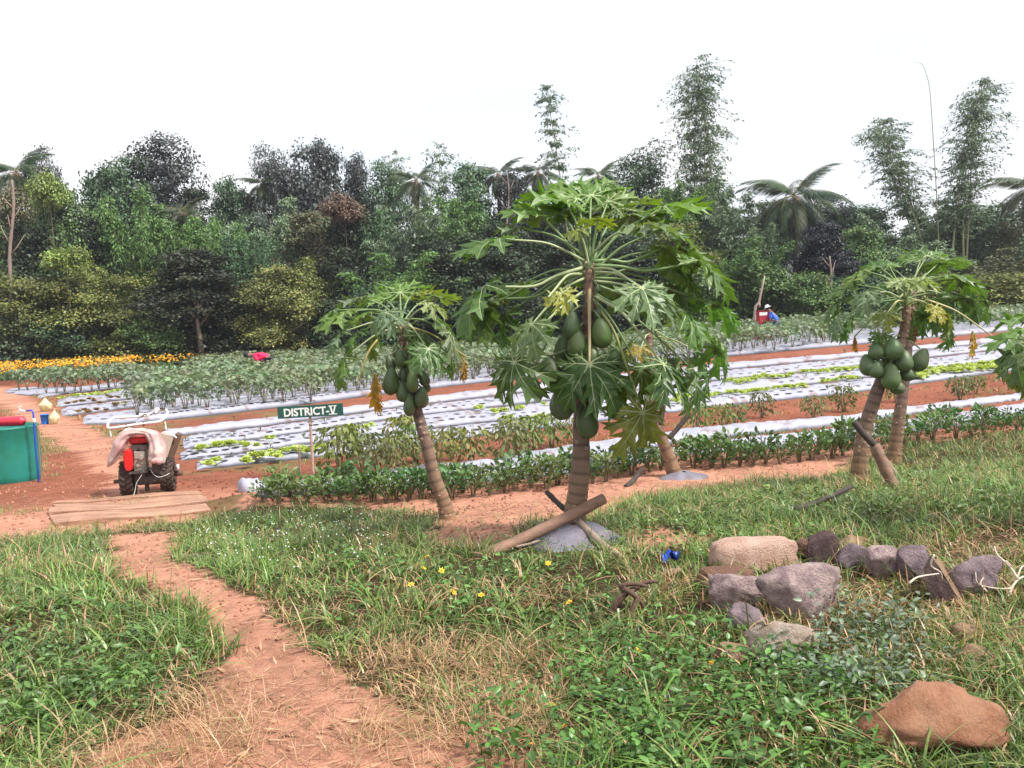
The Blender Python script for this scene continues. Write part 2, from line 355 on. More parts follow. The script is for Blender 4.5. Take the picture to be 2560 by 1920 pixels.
def culm_mesh(name, cs, r=.05, m=None):
    b = MB()
    for P in cs: b.tube([tuple(p) for p in P], [r*(1-.8*i/(len(P)-1)) for i in range(len(P))], 5)
    return b.mesh(name, [m or M_bamb], True)
# prototype meshes: name -> (part list, W, H)
PRO = {}
def proto_tree(key, W, H, seed, n, leaf, nb=9, base=.15, trunk=True, **k):
    PRO[key] = ([('crown', crown_mesh('crown', blobs_round(seed, W, H, nb, base), n, leaf, seed, **k))] + ([('trunk', limb_mesh('trunk', W, H, seed, M_bark))] if trunk else []), W*2, H)
proto_tree('round1', 2.6, 8, 1, 17000, .19); proto_tree('round2', 3.0, 8, 2, 17000, .21, nb=7); proto_tree('round3', 2.4, 9, 3, 15000, .17, nb=11, base=.1)
proto_tree('airy1', 3.0, 10, 4, 9500, .2, nb=8, base=.5, cl=.2); proto_tree('airy2', 3.2, 11, 5, 10000, .2, nb=9, base=.4, cl=.22)
proto_tree('bush1', 2.6, 4, 6, 11000, .17, nb=5, base=.02, trunk=False); proto_tree('bush2', 2.8, 4, 7, 10000, .2, nb=4, base=.02, trunk=False, hz=.9)
g_ = np.random.default_rng(8); sp = [(g_.uniform(-2.4, 2.4), g_.uniform(-2, 2), 5*(.25+.7*g_.random()), g_.uniform(.8, 1.3), .22) for _ in range(26)]
PRO['spread1'] = ([('crown', crown_mesh('crown', sp, 13000, .17, 8, cl=.3, hz=1.2)), ('trunk', limb_mesh('trunk', 2.5, 5, 8, M_bark, .14))], 6.4, 5)
for i, (n, H, spd, ln, per, br) in enumerate([(16, 10, 2.6, .9, 85, 1.1), (18, 10, 2.2, .7, 80, 1.0), (13, 10, 3.0, 1.2, 95, 1.2)]):
    cs = culms(20+i, n, H, spd, ln); PRO['bamboo%d' % (i+1)] = ([('crown', bamboo_mesh('crown', cs, 30+i, int(per*1.7), .20, br*1.15, .06, .2)), ('culm', culm_mesh('culm', cs))], 6, H)
tb = [(g_.uniform(-1.1, 1.1), g_.uniform(-1, 1), 8.6+g_.uniform(-.9, .6), g_.uniform(.6, 1.0), .55) for _ in range(9)]
PRO['tuft'] = ([('crown', crown_mesh('crown', tb, 3500, .2, 9)), ('trunk', limb_mesh('trunk', 1, 10, 9, M_bark, .1))], 3.6, 9.6)
# ---- palms
M_frond = mat('palm_frond', (1, 1, 1), .5, attr='col', objcol=True, trans=.15)
M_rach = mat('palm_rachis', (.26, .20, .08), .7)
def frond_mesh(L_, sag, seed):
    g = np.random.default_rng(seed); b = MB(); n = 34; P = []
    for i in range(n+1):
        t = i/n; a = sag*t; P.append(Vector((L_*math.sin(a)/sag if sag > .01 else L_*t, 0, -L_*(1-math.cos(a))/sag)))
    b.tube(P[::2], [.02*(1-.8*i/(n//2)) for i in range(n//2+1)], 4, m=1, col=(1, 1, 1))
    for i in range(5, n+1):
        t = i/n; tg = (P[i]-P[i-1]).normalized(); ll = L_*.30*math.sin(min(1, .25+t*.95)*math.pi*.88)+.16
        for s in (-1, 1):
            for h in (0, .5):
                if g.random() < .15: continue
                d = Vector((0, s*1.0, 0))+tg*.75+Vector((0, 0, -.5-.45*g.random())); d.normalize(); l = ll*g.uniform(.85, 1.1); o = P[i]-tg*h*L_/n
                w = tg*.030; m_ = o+d*l*.5; e = m_+(d+Vector((0, 0, -.7))).normalized()*l*.5; v = .75+.5*g.random()
                b.add([o-w*.5, m_-w, e, m_+w], [(0, 1, 2, 3)], 0, (v, v, v*.95))
    return b.mesh('frond', [M_frond, M_rach])
FR = [frond_mesh(3.2, 1.1, 1), frond_mesh(3.2, 1.6, 2), frond_mesh(2.9, 1.5, 3)]
# (px, top_y, width_px, depth, kind, colour, label, category)
GRN = (.070, .128, .034); BLG = (.055, .105, .048); OLV = (.115, .135, .035); DRK = (.026, .044, .018); PUR = (.058, .070, .066); YEL = (.115, .13, .035); GRY = (.095, .135, .075); BRN = (.105, .11, .055); BRT = (.14, .20, .045)
TREES = [
 # back row
 (105, 392, 125, 62, 'airy1', PUR, 'small dark purplish tree just right of the far left palm'),
 (385, 352, 235, 60, 'airy2', PUR, 'tall airy tree with layered dark crown, tallest on the left'),
 (250, 420, 180, 58, 'round2', BLG, 'dull green tree left of the tall airy dark crown'),
 (690, 385, 150, 60, 'airy1', PUR, 'purple-dark tree top left of the broad purple crown'),
 (800, 362, 190, 61, 'round2', PUR, 'broad dark purple crown rising above the middle left'),
 (885, 400, 110, 62, 'round1', PUR, 'narrow purple-grey crown right of the broad purple one'),
 (960, 415, 150, 62, 'airy2', BLG, 'open blue-green crown between purple tree and leaning palm'),
 (560, 455, 130, 60, 'round1', BLG, 'grey-green rounded crown under the notch of sky'),
 (470, 470, 160, 61, 'round3', DRK, 'dark crown tucked right of the tall airy tree'),
 (1290, 440, 150, 60, 'round1', PUR, 'dull purple-grey tree beside the wind-blown palms'),
 (1390, 470, 160, 60, 'round2', DRK, 'dark tree behind the big papaya crown'),
 (1540, 500, 170, 59, 'round1', BLG, 'blue-green tree behind the papaya, right of its tip'),
 (1600, 395, 170, 60, 'airy2', BLG, 'airy bluish tree with sky showing through, left of the column bamboo'),
 (1930, 500, 120, 60, 'round3', PUR, 'greyish tree behind the large right palm'),
 (2080, 505, 190, 62, 'airy1', PUR, 'thin flat-topped tree between palm and right bamboos'),
 (2380, 480, 260, 60, 'bamboo2', GRY, 'wide grey bamboo mass at the foot of the tallest right plume'),
 (2540, 520, 170, 58, 'bamboo1', BRN, 'brownish bamboo mass below the cut-off palm'),
 (2570, 500, 220, 61, 'round2', GRY, 'grey tree behind the cut-off palm at the right edge'),
 (2440, 520, 240, 61, 'round3', BLG, 'tree filling the gap right of the tallest right plume'),
 (2150, 520, 240, 61, 'round1', BLG, 'low tree on the skyline between palm and right bamboos'),
 (1860, 480, 200, 61, 'bamboo3', GRY, 'feathery bamboo right at the foot of the column plume'),
 (1740, 400, 200, 60, 'bamboo1', GRY, 'pale bamboo crown at the left foot of the column plume'),
 (1450, 470, 200, 61, 'bamboo2', BLG, 'bamboo seen in the gap above the big papaya'),
 (1180, 420, 170, 60, 'round1', BLG, 'grey crown left of the pair of palms'),
 (300, 400, 190, 59, 'airy2', BLG, 'airy green shoulder left of the tall dark crown'),
 (620, 480, 150, 61, 'round2', BLG, 'tree closing the notch of sky left of the purple crown'),
 (10, 480, 160, 60, 'round2', BRN, 'brownish tree behind the far left palm'),
 (2250, 500, 200, 60, 'bamboo3', GRY, 'grey bamboo clump under the leaning right plume'),
 # mid row
 (40, 470, 190, 56, 'airy2', BRN, 'thin brownish tree with bare pale trunk on the far left'),
 (150, 470, 170, 55, 'round1', GRN, 'green tree with bright tip behind the left palm'),
 (95, 560, 210, 54, 'round2', DRK, 'dark tree behind the olive shrubs on the left'),
 (230, 540, 190, 55, 'round3', DRK, 'very dark tree right of the bright yellow sapling'),
 (330, 430, 200, 55, 'bamboo1', GRN, 'feathery green bamboo leaning below the tall airy tree'),
 (300, 590, 170, 53, 'bamboo3', OLV, 'olive bamboo clump left of the dark dome tree'),
 (450, 500, 180, 55, 'bamboo2', GRN, 'green bamboo between the dome tree and the notch'),
 (545, 500, 150, 54, 'bamboo1', GRN, 'pale green bamboo mound above the yellow-green dome'),
 (650, 450, 200, 56, 'bamboo3', GRY, 'grey-green bamboo under the purple crown on its left'),
 (620, 560, 160, 53, 'bamboo2', BLG, 'blue-green bamboo hanging over the yellow-green dome'),
 (760, 530, 200, 55, 'round3', BRN, 'brown-tinged tree below the broad purple crown'),
 (790, 600, 150, 53, 'bamboo1', OLV, 'olive bamboo right of the yellow-green dome'),
 (870, 520, 160, 54, 'round1', DRK, 'dark leafy tree hung with creepers in the middle'),
 (920, 500, 160, 55, 'bamboo2', BLG, 'blue-green bamboo above the smallest papaya'),
 (1010, 470, 180, 56, 'bamboo3', GRY, 'grey bamboo behind the leaning single palm'),
 (960, 610, 230, 52, 'bamboo3', GRN, 'low arching green bamboo behind the left papaya'),
 (1130, 440, 210, 56, 'bamboo1', GRN, 'tall green bamboo with straight culms left of the big papaya'),
 (1100, 590, 240, 52, 'round2', DRK, 'dark evergreen mass right behind the left papaya'),
 (1240, 570, 230, 53, 'round1', DRK, 'black-green tree directly behind the big papaya'),
 (1400, 600, 240, 53, 'round3', DRK, 'deep shaded tree behind the big papaya fruits'),
 (1560, 590, 200, 53, 'round2', DRK, 'dark tree behind the right half of the big papaya'),
 (1690, 430, 200, 55, 'bamboo2', GRN, 'wide green bamboo mass under the column bamboo, left half'),
 (1810, 430, 190, 56, 'bamboo1', GRY, 'grey-green bamboo mass under the column bamboo, right half'),
 (1690, 560, 200, 52, 'round3', OLV, 'olive leafy tree to the right of the papaya crown'),
 (1820, 570, 200, 52, 'bamboo3', GRN, 'green bamboo over the red box'),
 (1900, 540, 150, 54, 'bamboo2', GRY, 'pale bamboo under the large right palm fronds'),
 (2065, 560, 155, 52, 'round1', (.012, .014, .022), 'nearly black round tree right of the large palm'),
 (2150, 570, 170, 53, 'round2', GRN, 'green tree right of the nearly black one'),
 (2290, 590, 220, 54, 'bamboo1', GRY, 'grey bamboo behind the right papaya crown'),
 (2460, 600, 220, 53, 'bamboo3', BRN, 'brown-grey bamboo right of the right papaya crown'),
 (2620, 560, 220, 54, 'bamboo2', GRY, 'bamboo cut by the right edge of the view'),
 (-60, 560, 200, 54, 'round1', GRN, 'green tree cut by the left edge of the view'),
 # front row
 (60, 690, 260, 49.5, 'spread1', OLV, 'spreading olive-yellow tree, leftmost of the front shrubs'),
 (215, 690, 250, 50, 'spread1', OLV, 'flat-layered olive tree left of the dark dome'),
 (20, 790, 220, 48.5, 'bush1', GRY, 'grey-green feathery bush behind the marigolds, leftmost'),
 (150, 800, 210, 48, 'bush1', BLG, 'blue-green bush behind the middle of the marigolds'),
 (270, 780, 190, 48.5, 'bush2', OLV, 'olive bush behind the right end of the marigolds'),
 (470, 630, 270, 49.5, 'round1', (.026, .032, .014), 'large dark dome tree with a visible trunk'),
 (380, 800, 190, 48, 'bush1', GRN, 'green bush at the foot of the dark dome tree'),
 (705, 668, 195, 49, 'round2', YEL, 'yellow-green dome tree above the worker in pink'),
 (610, 740, 170, 50, 'bush1', DRK, 'dark shrub between the two dome trees'),
 (830, 750, 200, 49.5, 'bush2', DRK, 'dark shrub right of the yellow-green dome'),
 (950, 720, 220, 49.5, 'bush1', BLG, 'blue-green undershrub behind the left papaya'),
 (1120, 740, 240, 50, 'bush2', DRK, 'black-green undershrub between the two front papayas'),
 (1330, 740, 260, 50, 'bush1', DRK, 'dark undershrub behind the big papaya, left side'),
 (1530, 720, 260, 50, 'bush2', DRK, 'dark undershrub behind the big papaya, right side'),
 (1720, 670, 200, 50, 'bush1', GRN, 'green leafy shrub left of the red box'),
 (1890, 660, 210, 51, 'bush2', GRN, 'green leafy shrub behind the worker in blue'),
 (2010, 690, 190, 50, 'bush1', GRN, 'mid-green shrub below the nearly black tree'),
 (2150, 690, 200, 50, 'bush2', BLG, 'blue-green shrub behind the right papaya, left side'),
 (2330, 690, 220, 50, 'bush1', OLV, 'olive shrub behind the right papaya, right side'),
 (2520, 690, 230, 50, 'bush1', OLV, 'olive brown shrub at the far right of the field'),
]
used = set()
def place_tree(px, ty, wpx, dep, kind, col, label, name=None, cat=None):
    parts, W0, H0 = PRO[kind]; top = at(px, ty, dep); gz = float(tz(top.x, dep)); sc = dep/FP
    nm = name or ('bamboo_clump' if 'bamboo' in kind else 'shrub' if 'bush' in kind else 'tree')
    t = thing(nm, label, cat or {'bamboo_clump': 'bamboo', 'shrub': 'shrub', 'tree': 'tree'}[nm], (top.x, dep, gz), R_.uniform(0, 6.28), 'trees and bamboos beyond the field')
    sx = wpx*sc/W0*(1.35 if 'bamboo' in kind else 1.22); t.scale = (sx, sx, (top.z-gz)/H0)
    for pn, me in parts:
        o = ob(pn, me, t)
        if pn in ('crown',): f_ = R_.uniform(1.3, 1.8) if 'bamboo' in kind else R_.uniform(.95, 1.4); o.color = (*[c*f_ for c in col], 1)
    return t
for r in TREES: place_tree(*r)
place_tree(165, 622, 100, 48.2, 'tuft', BRT, 'small bright yellow-green sapling in front of dark trees')
place_tree(118, 440, 80, 53.0, 'tuft', BRT, 'bright yellow-green treetop right of the far left palm')
place_tree(858, 492, 90, 53.0, 'tuft', (.10, .065, .045), 'red-brown leafed treetop below the purple crown', name='tree')
# tall plumes of bamboo, each shaped on its own
def plume(px, ty, lean_px, wpx, dep, n, per, label, t0=.35, col=GRY, seed=1, bare=False, leaf=.34):
    top = at(px, ty, dep); bx = px-lean_px; base = at(bx, 900, dep); gz = float(tz(base.x, dep)); H = top.z-gz; g = random.Random(seed); W = wpx*dep/FP/2
    cs = []
    for k in range(n):
        o = g.uniform(-.5, .5)*W; h = H*g.uniform(.92, 1) if k else H; dx = (top.x-base.x)*h/H; y = g.uniform(-.5, .5)
        cs.append(np.array([(o*.9+dx*t**1.7+.35*W*math.sin(t*3+k)*(k > 0), y*t, h*t) for t in np.linspace(0, 1, 16)]))
    t = thing('bamboo_plume', label, 'bamboo', (base.x, dep, gz), 0, 'tall bamboo plumes above the treeline')
    c = ob('crown', bamboo_mesh('crown', cs, seed, int(per*1.1), leaf*.62, W*1.25, t0, .2, col_=True), t); c.color = (*[q*1.25 for q in col], 1)
    ob('culm', culm_mesh('culm', cs, .085), t); return t
plume(1775, 140, -15, 140, 58, 4, 165, 'tallest column-shaped bamboo plume against white sky', seed=3, t0=.45)
plume(1375, 222, -80, 90, 58, 1, 150, 'thin leaning bamboo plume left of the column bamboo', seed=4, t0=.5)
plume(2455, 200, 90, 150, 57, 4, 130, 'tall spreading bamboo plume at the right', seed=5, t0=.45)
plume(2200, 300, -110, 130, 58, 3, 130, 'bamboo plume arching left, right of the large palm', seed=6, t0=.55)
plume(1110, 365, -15, 130, 60, 2, 80, 'faint wispy bamboo plume right of the leaning palm', seed=7, t0=.55)
plume(1000, 375, 5, 80, 62, 2, 50, 'small wispy bamboo tip left of the leaning palm', seed=8, t0=.6)
plume(1650, 350, -20, 130, 60, 2, 45, 'faint wispy bamboo plume left of the column bamboo', seed=9, t0=.6)
t = thing('bamboo_culm', 'bare thin bamboo culm curving over at its tip', 'bamboo', (0, 0, 0)); P = [at(2350, 700, 57), at(2342, 500, 57), at(2335, 380, 57), at(2325, 230, 57), at(2314, 180, 57), at(2304, 160, 57), at(2288, 155, 57)]
t.location = (P[0].x, 57, float(tz(P[0].x, 57))); P = [Vector((P[0].x, 57, float(tz(P[0].x, 57))))]+P
b = MB(); pp = bez([p-t.location for p in P], 4); b.tube(pp, [.045*(1-.75*i/(len(pp)-1)) for i in range(len(pp))], 6); b.build('culm', M_bamb, t, True)
def palm(px, cy, spanpx, dep, label, seed, col=(.05, .085, .035), lean=0, nf=30, wind=0.0):
    g = random.Random(seed); c = at(px, cy, dep); gz = float(tz(c.x, dep)); s = spanpx*dep/FP/5.4
    t = thing('coconut_palm', label, 'palm tree', (c.x-lean, dep, gz), 0, 'coconut palms in the treeline')
    H = c.z-gz; b = MB(); P = bez([(0, 0, -.2), (lean*.2, 0, H*.4), (lean*.7, 0, H*.8), (lean, 0, H)], 5); b.tube(P, [.2-.08*i/(len(P)-1) for i in range(len(P))], 8); b.build('trunk', M_bark, t, True)
    for k in range(nf):
        an = 2*math.pi*k/nf*1.618*2+g.uniform(-.2, .2); up = 1.35-2.9*k/nf+g.uniform(-.15, .15)
        o = ob('frond', FR[0 if k < nf*.3 else 1 if k < nf*.6 else 2], t); o.location = (lean, 0, H)
        d = Vector((math.cos(an)+wind, math.sin(an)*.9, 0)); rz = math.atan2(d.y, d.x)
        o.rotation_euler = Matrix.Rotation(rz, 3, 'Z').to_4x4().to_3x3().to_euler() if False else (Matrix.Rotation(rz, 3, 'Z') @ Matrix.Rotation(-up*.8, 3, 'Y') @ Matrix.Rotation(g.uniform(-.3, .3), 3, 'X')).to_euler()
        o.scale = (s, s, s); o.color = (*[q*g.uniform(.8, 1.2) for q in col], 1)
    b = MB()
    for k in range(8):
        an = g.uniform(0, 6.28); p = Vector((lean+.3*math.cos(an), .3*math.sin(an), H-.25-g.random()*.3)); b.lathe([(.01, -.15), (.11, -.08), (.14, 0), (.1, .1), (.01, .14)], p, 8)
    o = b.build('coconuts', mat('coconut', (.22, .13, .05), .6), t, True); tag(o, kind='stuff')
    return t
palm(38, 430, 170, 57, 'coconut palm at the far left edge, arched fronds', 1, wind=.1)
palm(1040, 450, 130, 58, 'wind-bent palm with fronds swept up, above the middle', 2, wind=-.25)
palm(1245, 435, 125, 61, 'palm with drooping fronds, left one of a close pair', 3, wind=-.3, col=(.055, .08, .05))
palm(1345, 430, 130, 62, 'palm with drooping fronds, right one of a close pair', 4, wind=-.2, col=(.055, .08, .05))
palm(1495, 440, 120, 62, 'dark palm top just above the big papaya', 5, wind=.2)
palm(1985, 490, 240, 55, 'large palm with hanging orange-brown fronds and flower stalks', 6, nf=38)
palm(2590, 470, 220, 55, 'palm cut off by the right edge', 7)
palm(655, 460, 110, 60, 'small palm top left of the purple crown', 8)
palm(455, 530, 120, 56, 'palm half hidden among bamboo in the left', 9)

for (pts, dep, r, lb_) in ([[(28, 905), (30, 760), (24, 640), (34, 520), (30, 450)], 48.6, .13, 'thin pale trunk rising in front of the dark trees at the far left'], [[(505, 905), (500, 850), (492, 790), (500, 740)], 48.0, .16, 'dark bare lower trunk under the large dark dome tree'], [[(1268, 900), (1262, 640), (1272, 500), (1268, 430)], 52.5, .07, 'slender straight trunk left of the biggest papaya'], [[(2076, 900), (2072, 790), (2078, 700), (2074, 640)], 49.0, .10, 'slim grey trunk below the nearly black tree']):
    o0 = at(*pts[0], dep); o0.z = float(tz(o0.x, dep)); t = thing('bare_tree', lb_, 'tree', o0); P = bez([Vector((0, 0, -.1))]+[at(*p, dep)-o0 for p in pts[1:]], 4); b = MB(); b.tube(P, [r*(1-.6*i/len(P)) for i in range(len(P))], 7)
    b.build('trunk', M_bark2 if 'M_bark2' in globals() else globals().setdefault('M_bark2', mat('grey_bark', (.24, .18, .15), .9, noise=.25, nscale=4)), t, True)
    for k in range(5):
        i = len(P)//2+k; p = P[min(i, len(P)-2)]; an = k*2.4; b = MB(); l = .9-.1*k; b.tube([p, p+Vector((math.cos(an)*l*.5, math.sin(an)*l*.3, l*.5)), p+Vector((math.cos(an)*l, math.sin(an)*l*.5, l*1.2))], [r*.4, r*.3, r*.1], 5); b.build('branch', M_bark2, t, True)
# ------------------------------------------------------------ mulch beds
M_film = mat('mulch_film', (.37, .365, .44), .42, noise=.16, nscale=3, bump=.35, bscale=9, spec=.5, attr='col')
M_hole = mat('hole_soil', (.045, .03, .025), .9)
Z1 = zoomer(400, 940, 3.456); Z2 = zoomer(1540, 820, 3.95); Z3 = zoomer(2100, 780, 4.148); Z4 = zoomer(0, 860, 4.254); Z5 = zoomer(1160, 900, 3.16)
A_top = [(400, 1079), (689, 1044), (1005, 1001), (1183, 979), (1365, 957), (1818, 907), (2100, 887), (2560, 838)]
A_bot = [(400, 1096), (660, 1067), (1007, 1018), (1179, 998), (1365, 975), (1818, 925), (1996, 908), (2560, 850)]
B_bot = [(455, 1125), (591, 1106), (863, 1066), (1037, 1040), (1280, 1014), (1381, 1001), (1818, 949), (2008, 931), (2100, 920), (2560, 868)]
C_bot = [(443, 1153), (562, 1140), (776, 1110), (1040, 1077), (1180, 1060), (1305, 1049), (1849, 981), (2100, 953), (2560, 894)]
D_bot = [(490, 1176), (689, 1155), (935, 1128), (1223, 1089), (1587, 1043), (1869, 1009), (2100, 987), (2461, 937), (2560, 925)]
E_top = [(938, 1183), (1040, 1170), (1230, 1150), (1464, 1106), (1679, 1079), (1860, 1060), (2100, 1043), (2560, 983)]
E_bot = [(938, 1200), (1476, 1150), (1692, 1109), (1818, 1095), (2100, 1064), (2341, 1028), (2560, 999)]
F_top = [(618, 1206), (900, 1190), (1230, 1160), (1476, 1154), (1818, 1103), (2270, 1048), (2560, 1008)]
F_bot = [(640, 1246), (900, 1232), (1160, 1212), (1500, 1180), (1700, 1140), (1900, 1125), (2270, 1085), (2560, 1040)]
H_top = [(335, 1036), (500, 1019), (700, 996), (900, 972), (1130, 945), (1818, 876), (2560, 812)]
H_bot = [(335, 1060), (500, 1043), (700, 1020), (900, 994), (1130, 966), (1818, 892), (2560, 825)]
G1t = [(128, 999), (301, 972), (345, 968)]; G1b = [(140, 1020), (340, 996)]; G2b = [(176, 1040), (350, 1018)]; G3t = [(176, 1042), (350, 1020)]; G3b = [(245, 1062), (300, 1061), (352, 1056)]
def ip(line, x): return np.interp(x, [p[0] for p in line], [p[1] for p in line])
BEDS = {}
def bed(key, top, bot, label, h=.06, gap=.6, x0=None, x1=None, holes=True, slant=0, wr=1.0, ex=200):
    a = x0 if x0 is not None else max(top[0][0], bot[0][0]); e = x1 if x1 is not None else min(top[-1][0], bot[-1][0])
    n = max(30, int((e-a)/7)); xs_ = np.linspace(a, e, n); yt = ip(top, xs_)+gap; yb = ip(bot, xs_)-gap
    hh = h
    T = GR(xs_+slant, yt, hh*.5); Bm = GR(xs_, yb, 0.0)
    if ex and e > 2500:
        dT = (T[-1]-T[-12])/11; T = np.vstack([T, [T[-1]+dT*k for k in range(1, 30)]]); dB = (Bm[-1]-Bm[-12])/11; Bm = np.vstack([Bm, [Bm[-1]+dB*k for k in range(1, 30)]])
    n = len(T); S = np.array([-1.12, -1, -.85, -.55, -.2, .2, .55, .85, 1, 1.12]); m = len(S)
    c = (T+Bm)/2; hv = (Bm-T)/2; XY = c[:, None, :2]+hv[:, None, :2]*S[None, :, None]; x_, y_ = XY[..., 0], XY[..., 1]
    prof = np.clip(1-np.abs(S)**5, -.5, 1)[None]; wrn = (vnoise(x_*2.6, y_*6, 3)-.5)*.04*wr+(vnoise(x_*9, y_*9, 5)-.5)*.02*wr
    endf = np.minimum(1, (np.arange(n)+.15)/3)[:, None]
    z_ = tz(x_, y_)+(h*prof+wrn*np.clip(prof, .3, 1))*endf+.012-(1-endf)*.03
    V = np.stack([x_, y_, z_], -1).reshape(-1, 3); idx = np.arange(n*m).reshape(n, m); q = np.stack([idx[:-1, :-1], idx[:-1, 1:], idx[1:, 1:], idx[1:, :-1]], -1).reshape(-1, 4)
    o0 = V[n//2*m+m//2].copy(); soil = (fbm(x_*4, y_*4, 41) > .665).reshape(-1); dirt_shade = np.where(soil[:, None], np.array([.72, .52, .42]), np.ones(3))
    dirt_shade = dirt_shade*np.where(np.abs(np.tile(S, n)) > .98, .12, 1)[:, None]  # film edges near-black: dark underside plus shadow lines between beds painted in
    t = thing('mulch_bed', label, 'mulched bed', o0, 0, 'plastic mulched vegetable beds')
    ob('plastic_film', npmesh('plastic_film', V-o0, 0, [M_film], dirt_shade, quads=q, smooth=True), t)
    def pos(u, s):
        i = np.clip(u*(n-1), 0, n-1.001); k = i.astype(int); f = (i-k)[:, None]; cc = c[k]*(1-f)+c[k+1]*f; hh_ = hv[k]*(1-f)+hv[k+1]*f
        p = cc+hh_*s[:, None]; x, y = p[:, 0], p[:, 1]; pr = np.clip(1-np.abs(s)**5, 0, 1)
        return np.stack([x, y, tz(x, y)+h*pr+((vnoise(x*2.6, y*6, 3)-.5)*.04+(vnoise(x*9, y*9, 5)-.5)*.02)*wr+.012], -1)
    BEDS[key] = pos; Ln = np.linalg.norm(np.diff(c, axis=0), axis=1).sum()
    if holes:
        k = int(Ln/.30); u, s, = np.meshgrid((np.arange(k)+.5)/k, [-.6, -.02, .55]); u = u+np.array([0, .5, 0])[:, None]/k; keep = rng.random(u.shape) < .88; u = np.clip(u[keep], .005, .995); s = s[keep]
        P = pos(u, s+rng.normal(0, .03, s.shape)); nn = len(P); an = np.linspace(0, 2*np.pi, 8, endpoint=False)
        r = rng.uniform(.048, .075, (nn, 1)); V = np.empty((nn, 8, 3)); V[..., 0] = P[:, :1]+np.cos(an)*r*1.15; V[..., 1] = P[:, 1:2]+np.sin(an)*r; 
        V[..., 2] = P[:, 2:3]+.014; V = V.reshape(-1, 3)-o0; me = bpy.data.meshes.new('planting_holes')
        me.from_pydata([tuple(v) for v in V], [], [tuple(range(i*8, i*8+8)) for i in range(nn)]); me.materials.append(M_hole); tag(ob('planting_holes', me, t), kind='stuff')
    return t
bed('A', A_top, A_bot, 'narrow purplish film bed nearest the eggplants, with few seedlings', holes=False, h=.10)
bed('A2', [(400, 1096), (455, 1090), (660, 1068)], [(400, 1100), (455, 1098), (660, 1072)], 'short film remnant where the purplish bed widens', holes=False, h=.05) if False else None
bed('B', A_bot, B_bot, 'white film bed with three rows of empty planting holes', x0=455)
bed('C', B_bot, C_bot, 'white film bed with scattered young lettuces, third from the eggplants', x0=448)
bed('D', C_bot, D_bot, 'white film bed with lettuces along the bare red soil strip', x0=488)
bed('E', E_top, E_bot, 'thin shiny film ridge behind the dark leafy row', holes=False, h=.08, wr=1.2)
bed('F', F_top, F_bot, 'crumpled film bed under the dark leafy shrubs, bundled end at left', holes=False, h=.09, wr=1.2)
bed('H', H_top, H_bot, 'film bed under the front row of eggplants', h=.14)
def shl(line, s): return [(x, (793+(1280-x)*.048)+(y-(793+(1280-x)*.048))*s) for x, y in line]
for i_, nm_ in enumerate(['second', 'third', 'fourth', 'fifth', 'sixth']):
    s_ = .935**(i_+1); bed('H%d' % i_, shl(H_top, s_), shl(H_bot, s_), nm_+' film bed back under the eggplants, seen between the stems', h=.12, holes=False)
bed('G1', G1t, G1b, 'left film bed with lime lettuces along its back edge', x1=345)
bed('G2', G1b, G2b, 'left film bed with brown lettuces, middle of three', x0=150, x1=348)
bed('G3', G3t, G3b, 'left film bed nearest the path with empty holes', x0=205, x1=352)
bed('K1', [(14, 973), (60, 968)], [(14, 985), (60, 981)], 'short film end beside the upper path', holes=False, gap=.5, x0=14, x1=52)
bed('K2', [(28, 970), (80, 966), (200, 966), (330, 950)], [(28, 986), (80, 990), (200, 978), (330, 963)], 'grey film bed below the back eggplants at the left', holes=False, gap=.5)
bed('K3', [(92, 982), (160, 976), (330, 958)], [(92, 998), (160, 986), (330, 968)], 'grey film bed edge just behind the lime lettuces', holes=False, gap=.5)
e = G(630, 1228); t = thing('film_bundle', 'bundled grey-white film lump at the left end of the near bed', 'plastic film', e)
b = MB(); b.lathe([(.02, .17), (.09, .16), (.15, .11), (.17, .04), (.16, -.05)], (0, 0, 0), 16); me_ = b.mesh('film', [M_film], True)
for v in me_.vertices: v.co *= 1+.5*(float(vnoise(v.co.x*22+3, v.co.y*22+v.co.z*17, 2))-.5)
ob('film', me_, t)
# ------------------------------------------------------------ plants (shared meshes, each plant its own object)
M_leaf = mat('leaf', (1, 1, 1), .5, attr='col', objcol=True, trans=.2, spec=.35)
M_stem = mat('stem', (.14, .11, .06), .8)
M_let = mat('lettuce_leaf', (1, 1, 1), .5, attr='col', objcol=True, trans=.3, tcol=(1.2, 1.2, .6))
def ovals(P, D, Nn, L_, Wd, g, tone, sag=.15):
    """folded oval leaves, 4 faces each"""
    n = len(P); S = np.cross(Nn, D); V = np.empty((n, 8, 3)); L_ = L_[:, None]; Wd = Wd[:, None]
    sg = Nn*L_*sag
    V[:, 0] = P; V[:, 1] = P+D*L_*.3+S*Wd*.85+Nn*L_*.05; V[:, 2] = P+D*L_*.3-Nn*L_*.02; V[:, 3] = P+D*L_*.3-S*Wd*.85+Nn*L_*.05
    V[:, 4] = P+D*L_*.68+S*Wd*.8+Nn*L_*.03-sg*.4; V[:, 5] = P+D*L_*.68-Nn*L_*.04-sg*.4; V[:, 6] = P+D*L_*.68-S*Wd*.8+Nn*L_*.03-sg*.4
    V[:, 7] = P+D*L_-sg*1.3
    b_ = (np.arange(n)*8)[:, None]; q = np.concatenate([b_+[1, 4, 5, 2], b_+[2, 5, 6, 3]]); t = np.concatenate([b_+[0, 1, 2], b_+[0, 2, 3], b_+[4, 7, 5], b_+[5, 7, 6]])
    c = np.repeat(tone, 8, 0); return V.reshape(-1, 3), q, t, c
